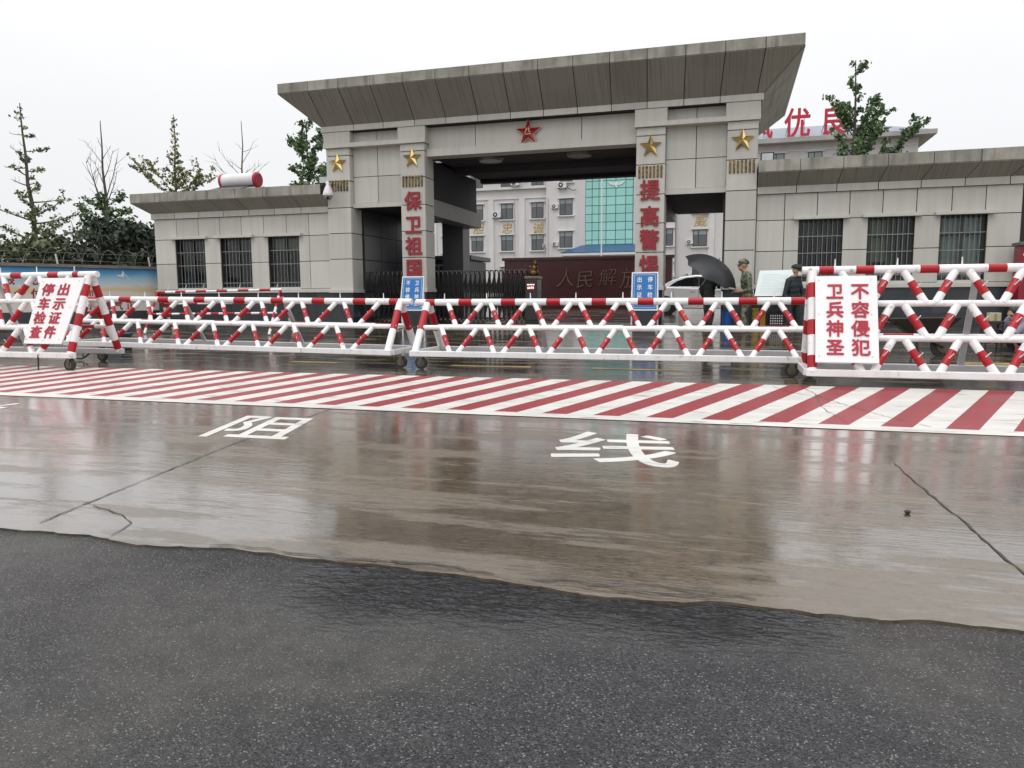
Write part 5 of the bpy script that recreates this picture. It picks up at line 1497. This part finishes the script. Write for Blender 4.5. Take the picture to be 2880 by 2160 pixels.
# umbrella
g = thing('umbrella', 'large black umbrella tilted over the person in dark camouflage', 'umbrella', (-.40, -1.05, 1.5))
ax = V((.19, -.10, .29)).normalized(); C0 = V((-.40, -1.05, 1.52))
e1 = ax.cross(Yv).normalized(); e2 = ax.cross(e1).normalized()
RR, HH = .64, .30
mb = MB(); nr, ns = 8, 48
for i in range(nr + 1):
    t = i / nr
    for j in range(ns):
        a = 2 * math.pi * j / ns
        pan = (a * 8 / (2 * math.pi)) % 1.0
        sag = math.sin(math.pi * pan)
        rad = RR * math.sin(t * 1.12) / math.sin(1.12) * (1 - .10 * sag * t)
        zz = HH * (1 - (1 - math.cos(t * 1.12)) / (1 - math.cos(1.12))) + .03 * sag * t * t
        mb.v.append(tuple(C0 + ax * (zz - .08) + (e1 * math.cos(a) + e2 * math.sin(a)) * rad))
for i in range(nr):
    for j in range(ns):
        a, b = i * ns + j, i * ns + (j + 1) % ns
        mb.f.append((a, a + ns, b + ns, b)); mb.m.append(0); mb.t.append(.5); mb.sm.append(True)
cpy = mb.build('canopy', [mat("black_umbrella_cloth", (.016, .018, .022), .5, nscale=5, namt=.3)], g)
MB().tube([C0 + ax * .21, C0 + ax * .29], [.012, .008], 8).build('ferrule', [BLACK], g)
mb = MB().tube([C0 + ax * .22, V((-.215, -.965, 1.42)) if False else C0 - ax * .42], .007, 8)
mb.build('shaft', [STEEL], g)
MB().tube([C0 - ax * .42, C0 - ax * .52], .014, 8).build('handle', [BLACK], g)
for k in range(8):
    a = 2 * math.pi * k / 8
    MB().tube([C0 + ax * .0, C0 + ax * (.06) + (e1 * math.cos(a) + e2 * math.sin(a)) * RR * .55], .004, 5).build('stretcher', [STEEL], g)

# ------------------------------------------------------------------ white saloon car
def car():
    z0 = .3; x0 = -3.0; y0, wd = 9.55, 1.74
    g = thing('parked_car', 'white saloon car with dark windows and red tail lamp beyond the gate', 'car', (x0 + 2.2, y0 + wd / 2, z0))
    PAINT = mat("white_car_paint", (.74, .74, .74), .18, nscale=1, namt=.15, coat=.9)
    DG = mat("dark_car_glass", (.012, .013, .015), .05, nscale=2, namt=.2, spec=.8)
    # body side profile (x, z) from tail to nose
    low = [(0.04, .34), (0.0, .62), (.03, .86), (.10, .98), (.55, 1.00), (1.2, .985), (2.2, .95), (3.0, .92), (3.75, .84), (4.25, .72), (4.38, .52), (4.34, .28), (3.95, .22), (.30, .22)]
    def sect(pts, ya, yb, inset):
        return [V((x0 + p[0], y, z0 + p[1])) for p in pts for y in (ya,)]
    mb = MB()
    n = len(low)
    prof = [(0.0, .10), (.07, .02), (.22, 0.0), (.78, 0.0), (.93, .02), (1.0, .10)]
    rows_ = []
    for v, ins in prof:
        rows_.append([V((x0 + 2.19 + (p[0] - 2.19) * (1 - ins * .35), y0 + wd * v, z0 + .6 + (p[1] - .6) * (1 - ins * .9))) for p in low])
    for a, b in zip(rows_, rows_[1:]):
        mb.add(a + b, [(i, (i + 1) % n, (i + 1) % n + n, i + n) for i in range(n)], 0, .5, True)
    mb.add(rows_[0], [tuple(range(n))[::-1]], 0); mb.add(rows_[-1], [tuple(range(n))], 0)
    mb.build('body', [PAINT], g)
    roof = [(.50, .99), (.85, 1.20), (1.25, 1.36), (1.75, 1.43), (2.2, 1.42), (2.6, 1.33), (3.15, .94)]
    mb = MB(); m_ = len(roof)
    R2 = []
    for v, ins in ((.06, 1.0), (.12, .35), (.25, .05), (.75, .05), (.88, .35), (.94, 1.0)):
        row = []
        for p in roof:
            k = (p[1] - .94) / .49
            yy = .5 + (v - .5) * (1 - .17 * k)
            row.append(V((x0 + p[0], y0 + wd * yy, z0 + .90 + (p[1] - .90) * (1 - .10 * ins))))
        R2.append(row)
    for a, b in zip(R2, R2[1:]):
        mb.add(a + b, [(i, i + 1, i + 1 + m_, i + m_) for i in range(m_ - 1)], 0, .5, True)
    for row in (R2[0], R2[-1]): mb.add(row, [tuple(range(m_))], 0)
    mb.build('roof', [PAINT], g)
    win = [(.86, 1.02), (1.10, 1.19), (1.45, 1.315), (1.85, 1.345), (2.25, 1.325), (2.55, 1.22), (2.90, 1.00)]
    def wy(z): return y0 + wd * (.06 + .08 * (z - .9) / .5) - .012
    mb = MB().add([V((x0 + p[0], wy(p[1]), z0 + p[1])) for p in win], [tuple(range(len(win)))], 0)
    mb.build('side_window', [DG], g)
    MB().slab((x0 + 1.86, wy(1.0) - .004, z0 + 1.01), (x0 + 1.93, wy(1.0) - .004, z0 + 1.01), (x0 + 1.92, wy(1.34) - .004, z0 + 1.34), (x0 + 1.86, wy(1.34) - .004, z0 + 1.34), OUT, .006).build('pillar', [BLACK], g)
    a, b = V((x0 + .545, y0 + .26, z0 + 1.015)), V((x0 + .545, y0 + wd - .26, z0 + 1.015))
    c, d = V((x0 + 1.18, y0 + wd - .36, z0 + 1.345)), V((x0 + 1.18, y0 + .36, z0 + 1.345))
    MB().slab(a, b, c, d, V((-.5, 0, .8)).normalized(), .012).build('rear_window', [mat("pale_rear_glass", (.10, .12, .13), .05, nscale=2, namt=.2, spec=.8)], g)
    for xw in (.74, 3.42):
        mb = MB().tube([(x0 + xw, y0 - .006, z0 + .32), (x0 + xw, y0 + .19, z0 + .32)], .37, 28, 0, smooth=False)
        mb.build('wheel_arch', [BLACK], g)
        wv = MB().tube([(x0 + xw, y0 - .02, z0 + .315), (x0 + xw, y0 + .18, z0 + .315)], .315, 28, 0, smooth=False).build('wheel', [BLACK], g)
        MB().tube([(x0 + xw, y0 - .032, z0 + .315), (x0 + xw, y0 - .019, z0 + .315)], [.18, .20], 20, 0, smooth=False).build('rim', [STEEL], wv)
        wv = MB().tube([(x0 + xw, y0 + wd - .18, z0 + .315), (x0 + xw, y0 + wd + .01, z0 + .315)], .315, 28, 0, smooth=False).build('wheel', [BLACK], g)
    TL = mat("red_tail_lamp", (.45, .012, .012), .12, nscale=4, namt=.2, coat=.8)
    for yy in (y0 - .008, y0 + wd - .34):
        MB().prism([(-.02, .74), (.02, .92), (.36, .94), (.22, .82), (.05, .74)], (x0, yy + .35 if yy < y0 + .5 else yy + .35, z0), X, Zv, OUT, .36).build('tail_light', [TL], g)
    for xx in (1.60, 2.45): MB().box(x0 + xx, x0 + xx + .17, y0 - .02, y0 - .002, z0 + .84, z0 + .87).build('door_handle', [PAINT], g)
    mb = MB()
    for xx in (1.02, 1.89, 2.86): mb.box(x0 + xx, x0 + xx + .008, y0 - .0035, y0 + .002, z0 + .30, z0 + .93)
    mb.build('door_seam', [BLACK], g)
    MB().ball((x0 + 2.83, y0 - .09, z0 + 1.02), .085, 12, 8, 0, (.7, 1.1, .8)).build('wing_mirror', [PAINT], g)
    MB().box(x0 - .012, x0 + .1, y0 + .12, y0 + wd - .12, z0 + .36, z0 + .50).build('rear_bumper', [PAINT], g, .03)
car()

# ------------------------------------------------------------------ small things round the guards
def bucket():
    z = gz(-.5)
    g = thing('plastic_bucket', 'blue plastic bucket standing by the boots of the soldier in camouflage', 'bucket', (-.07, -.5, z))
    B_ = mat("blue_plastic", (.015, .13, .50), .3, nscale=4, namt=.3)
    MB().tube([(-.07, -.5, z), (-.07, -.5, z + .36)], [.095, .125], 24).build('body', [B_], g)
    MB().tube([(-.07, -.5, z + .345), (-.07, -.5, z + .375)], [.135, .135], 24).build('rim', [B_], g)
bucket()
z = gz(-.4)
g = thing('plastic_crate', 'yellow plastic box below the white notice board', 'box', (.59, -.4, z))
YB = mat("yellow_plastic", (.55, .33, .015), .4, nscale=3, namt=.3)
MB().box(.46, .73, -.55, -.25, z, z + .42).build('body', [YB], g, .015)
MB().box(.445, .745, -.565, -.235, z + .40, z + .44).build('lid', [YB], g, .01)
g = thing('shopping_bag', 'black bag with white check pattern standing beside the yellow box', 'bag', (.93, -.6, gz(-.6)))
zz = gz(-.6)
mb = MB().box(.78, 1.14, -.72, -.48, zz, zz + .42)
mb.v = [(x + (x - .92) * -.25 * ((zz_ - zz) > .3), y, zz_) for x, y, zz_ in mb.v]
mb.build('body', [mat("black_bag_cloth", (.018, .018, .026), .7, nscale=6, namt=.4)], g, .03)
mb = MB()
for i in range(7):
    for j in range(4):
        x = .815 + i * .045; z_ = zz + .12 + j * .055
        mb.box(x, x + .024, -.726, -.7215, z_, z_ + .026)
mb.build('check_pattern', [SIGNW], g)
MB().tube([(.88, -.6, zz + .41), (.90, -.6, zz + .50), (1.0, -.6, zz + .50), (1.02, -.6, zz + .41)], .01, 6).build('handle', [BLACK], g)
# wheelbarrow behind the tall barrier
g = thing('wheelbarrow', 'dark wheelbarrow parked behind the tall barrier on the right', 'wheelbarrow', (2.75, -5.2, 0))
DK = mat("worn_dark_steel", (.045, .04, .036), .5, .4, nscale=6, namt=.6)
o_ = V((2.25, -5.45, .58))
mb = MB()
b4 = [(2.55, -5.35, .38), (3.0, -5.35, .38), (3.0, -5.05, .38), (2.55, -5.05, .38)]
t4 = [(2.30, -5.48, .60), (3.22, -5.48, .62), (3.22, -4.92, .62), (2.30, -4.92, .60)]
mb.add(b4 + t4, [(0, 1, 5, 4), (1, 2, 6, 5), (2, 3, 7, 6), (3, 0, 4, 7), (3, 2, 1, 0)], 0)
mb.build('tray', [DK], g)
for yy in (-5.38, -5.02):
    MB().tube([(1.75, yy, .62), (2.4, yy, .52), (3.05, -5.2 + (yy + 5.2) * .3, .18)], .018, 8).build('handle', [DK], g)
    MB().tube([(2.62, yy, .46), (2.70, yy, .03)], .017, 8).build('leg', [DK], g)
w_ = MB().tube([(3.07, -5.24, .19), (3.07, -5.16, .19)], .18, 24, 0, smooth=False).build('wheel', [BLACK], g)
MB().tube([(3.07, -5.25, .19), (3.07, -5.15, .19)], .10, 18, 0, smooth=False).build('rim', [RUSTY], w_)
zz = gz(-4.5)
g = thing('low_stool', 'low dark stool carrying a cream box beside the crouching person', 'stool', (3.95, -4.4, zz))
MB().box(3.80, 4.06, -4.5, -4.24, .50, .54).build('seat', [DK], g, .006)
for xx in (3.82, 4.04):
    for yy in (-4.48, -4.26): MB().tube([(xx, yy, .50), (xx, yy, zz)], .012, 8).build('leg', [DK], g)
g = thing('cardboard_box', 'small cream cardboard box on the low stool beside the crouching person', 'box', (3.95, -4.4, .54))
MB().box(3.86, 4.02, -4.46, -4.30, .541, .67).build('carton', [mat("cream_card", (.55, .50, .34), .8, nscale=4, namt=.4)], g, .006)
MB().box(3.92, 3.96, -4.463, -4.4605, .55, .66).build('tape', [mat("brown_tape", (.36, .27, .14), .3, nscale=4, namt=.2)], g)
g = thing('fire_cabinet', 'red metal cabinet at the right edge of the photo beside the guardhouse end', 'cabinet', (5.95, -.3, gz(-.3)))
MB().box(5.50, 6.3, -.45, -.05, gz(-.3), 1.92).build('casing', [mat("fire_red_paint", (.28, .012, .03), .35, nscale=3, namt=.4)], g, .01)
MB().box(5.54, 5.72, -.456, -.4505, 1.72, 1.76).build('white_stripe', [SIGNW], g)
MB().box(5.46, 6.34, -.5, -.02, 1.92, 1.99).build('top', [mat("cabinet_top", (.14, .13, .12), .5, nscale=3, namt=.4)], g, .01)
g = thing('utility_box', 'small dark plastic box on the ground behind the low barrier at left', 'box', (-11.1, -6.2, 0))
MB().box(-11.28, -10.95, -6.35, -6.05, 0, .30).build('body', [mat("dark_teal_plastic", (.025, .04, .05), .4, nscale=4, namt=.3)], g, .02)
MB().box(-11.30, -10.93, -6.37, -6.03, .27, .32).build('lid', [mat("dark_teal_plastic", (.025, .04, .05))], g, .012)

# scraps on the ground
def scrap(name, label, pts, z, th, m, cat):
    mb = MB().prism(pts, (0, 0, z), X, Yv, Zv, th)
    return tag(mb.build(name, [m]), label, cat)
PAPER = mat("wet_paper", (.48, .47, .44), .5, nscale=9, namt=.4)
STN = mat("dark_pebble", (.035, .033, .03), .6, nscale=12, namt=.5)
scrap('paper_scrap', 'small pale paper scrap on the asphalt near the bottom of the photo', [(-.743, -16.375), (-.725, -16.382), (-.713, -16.37), (-.722, -16.358), (-.74, -16.362)], -.013, .003, PAPER, 'litter')
tag(MB().ball((.76, -14.19, .009), .0115, 9, 6, 0, (1.2, 1, .8)).build('pebble', [STN]), 'small dark pebble on the wet concrete left of the slab joint', 'pebble')
scrap('plastic_scrap', 'flattened white plastic scrap under the long low barrier rail', [(-.30, -6.64), (-.10, -6.70), (.02, -6.63), (.0, -6.55), (-.2, -6.53)], .005, .02, PAPER, 'litter')
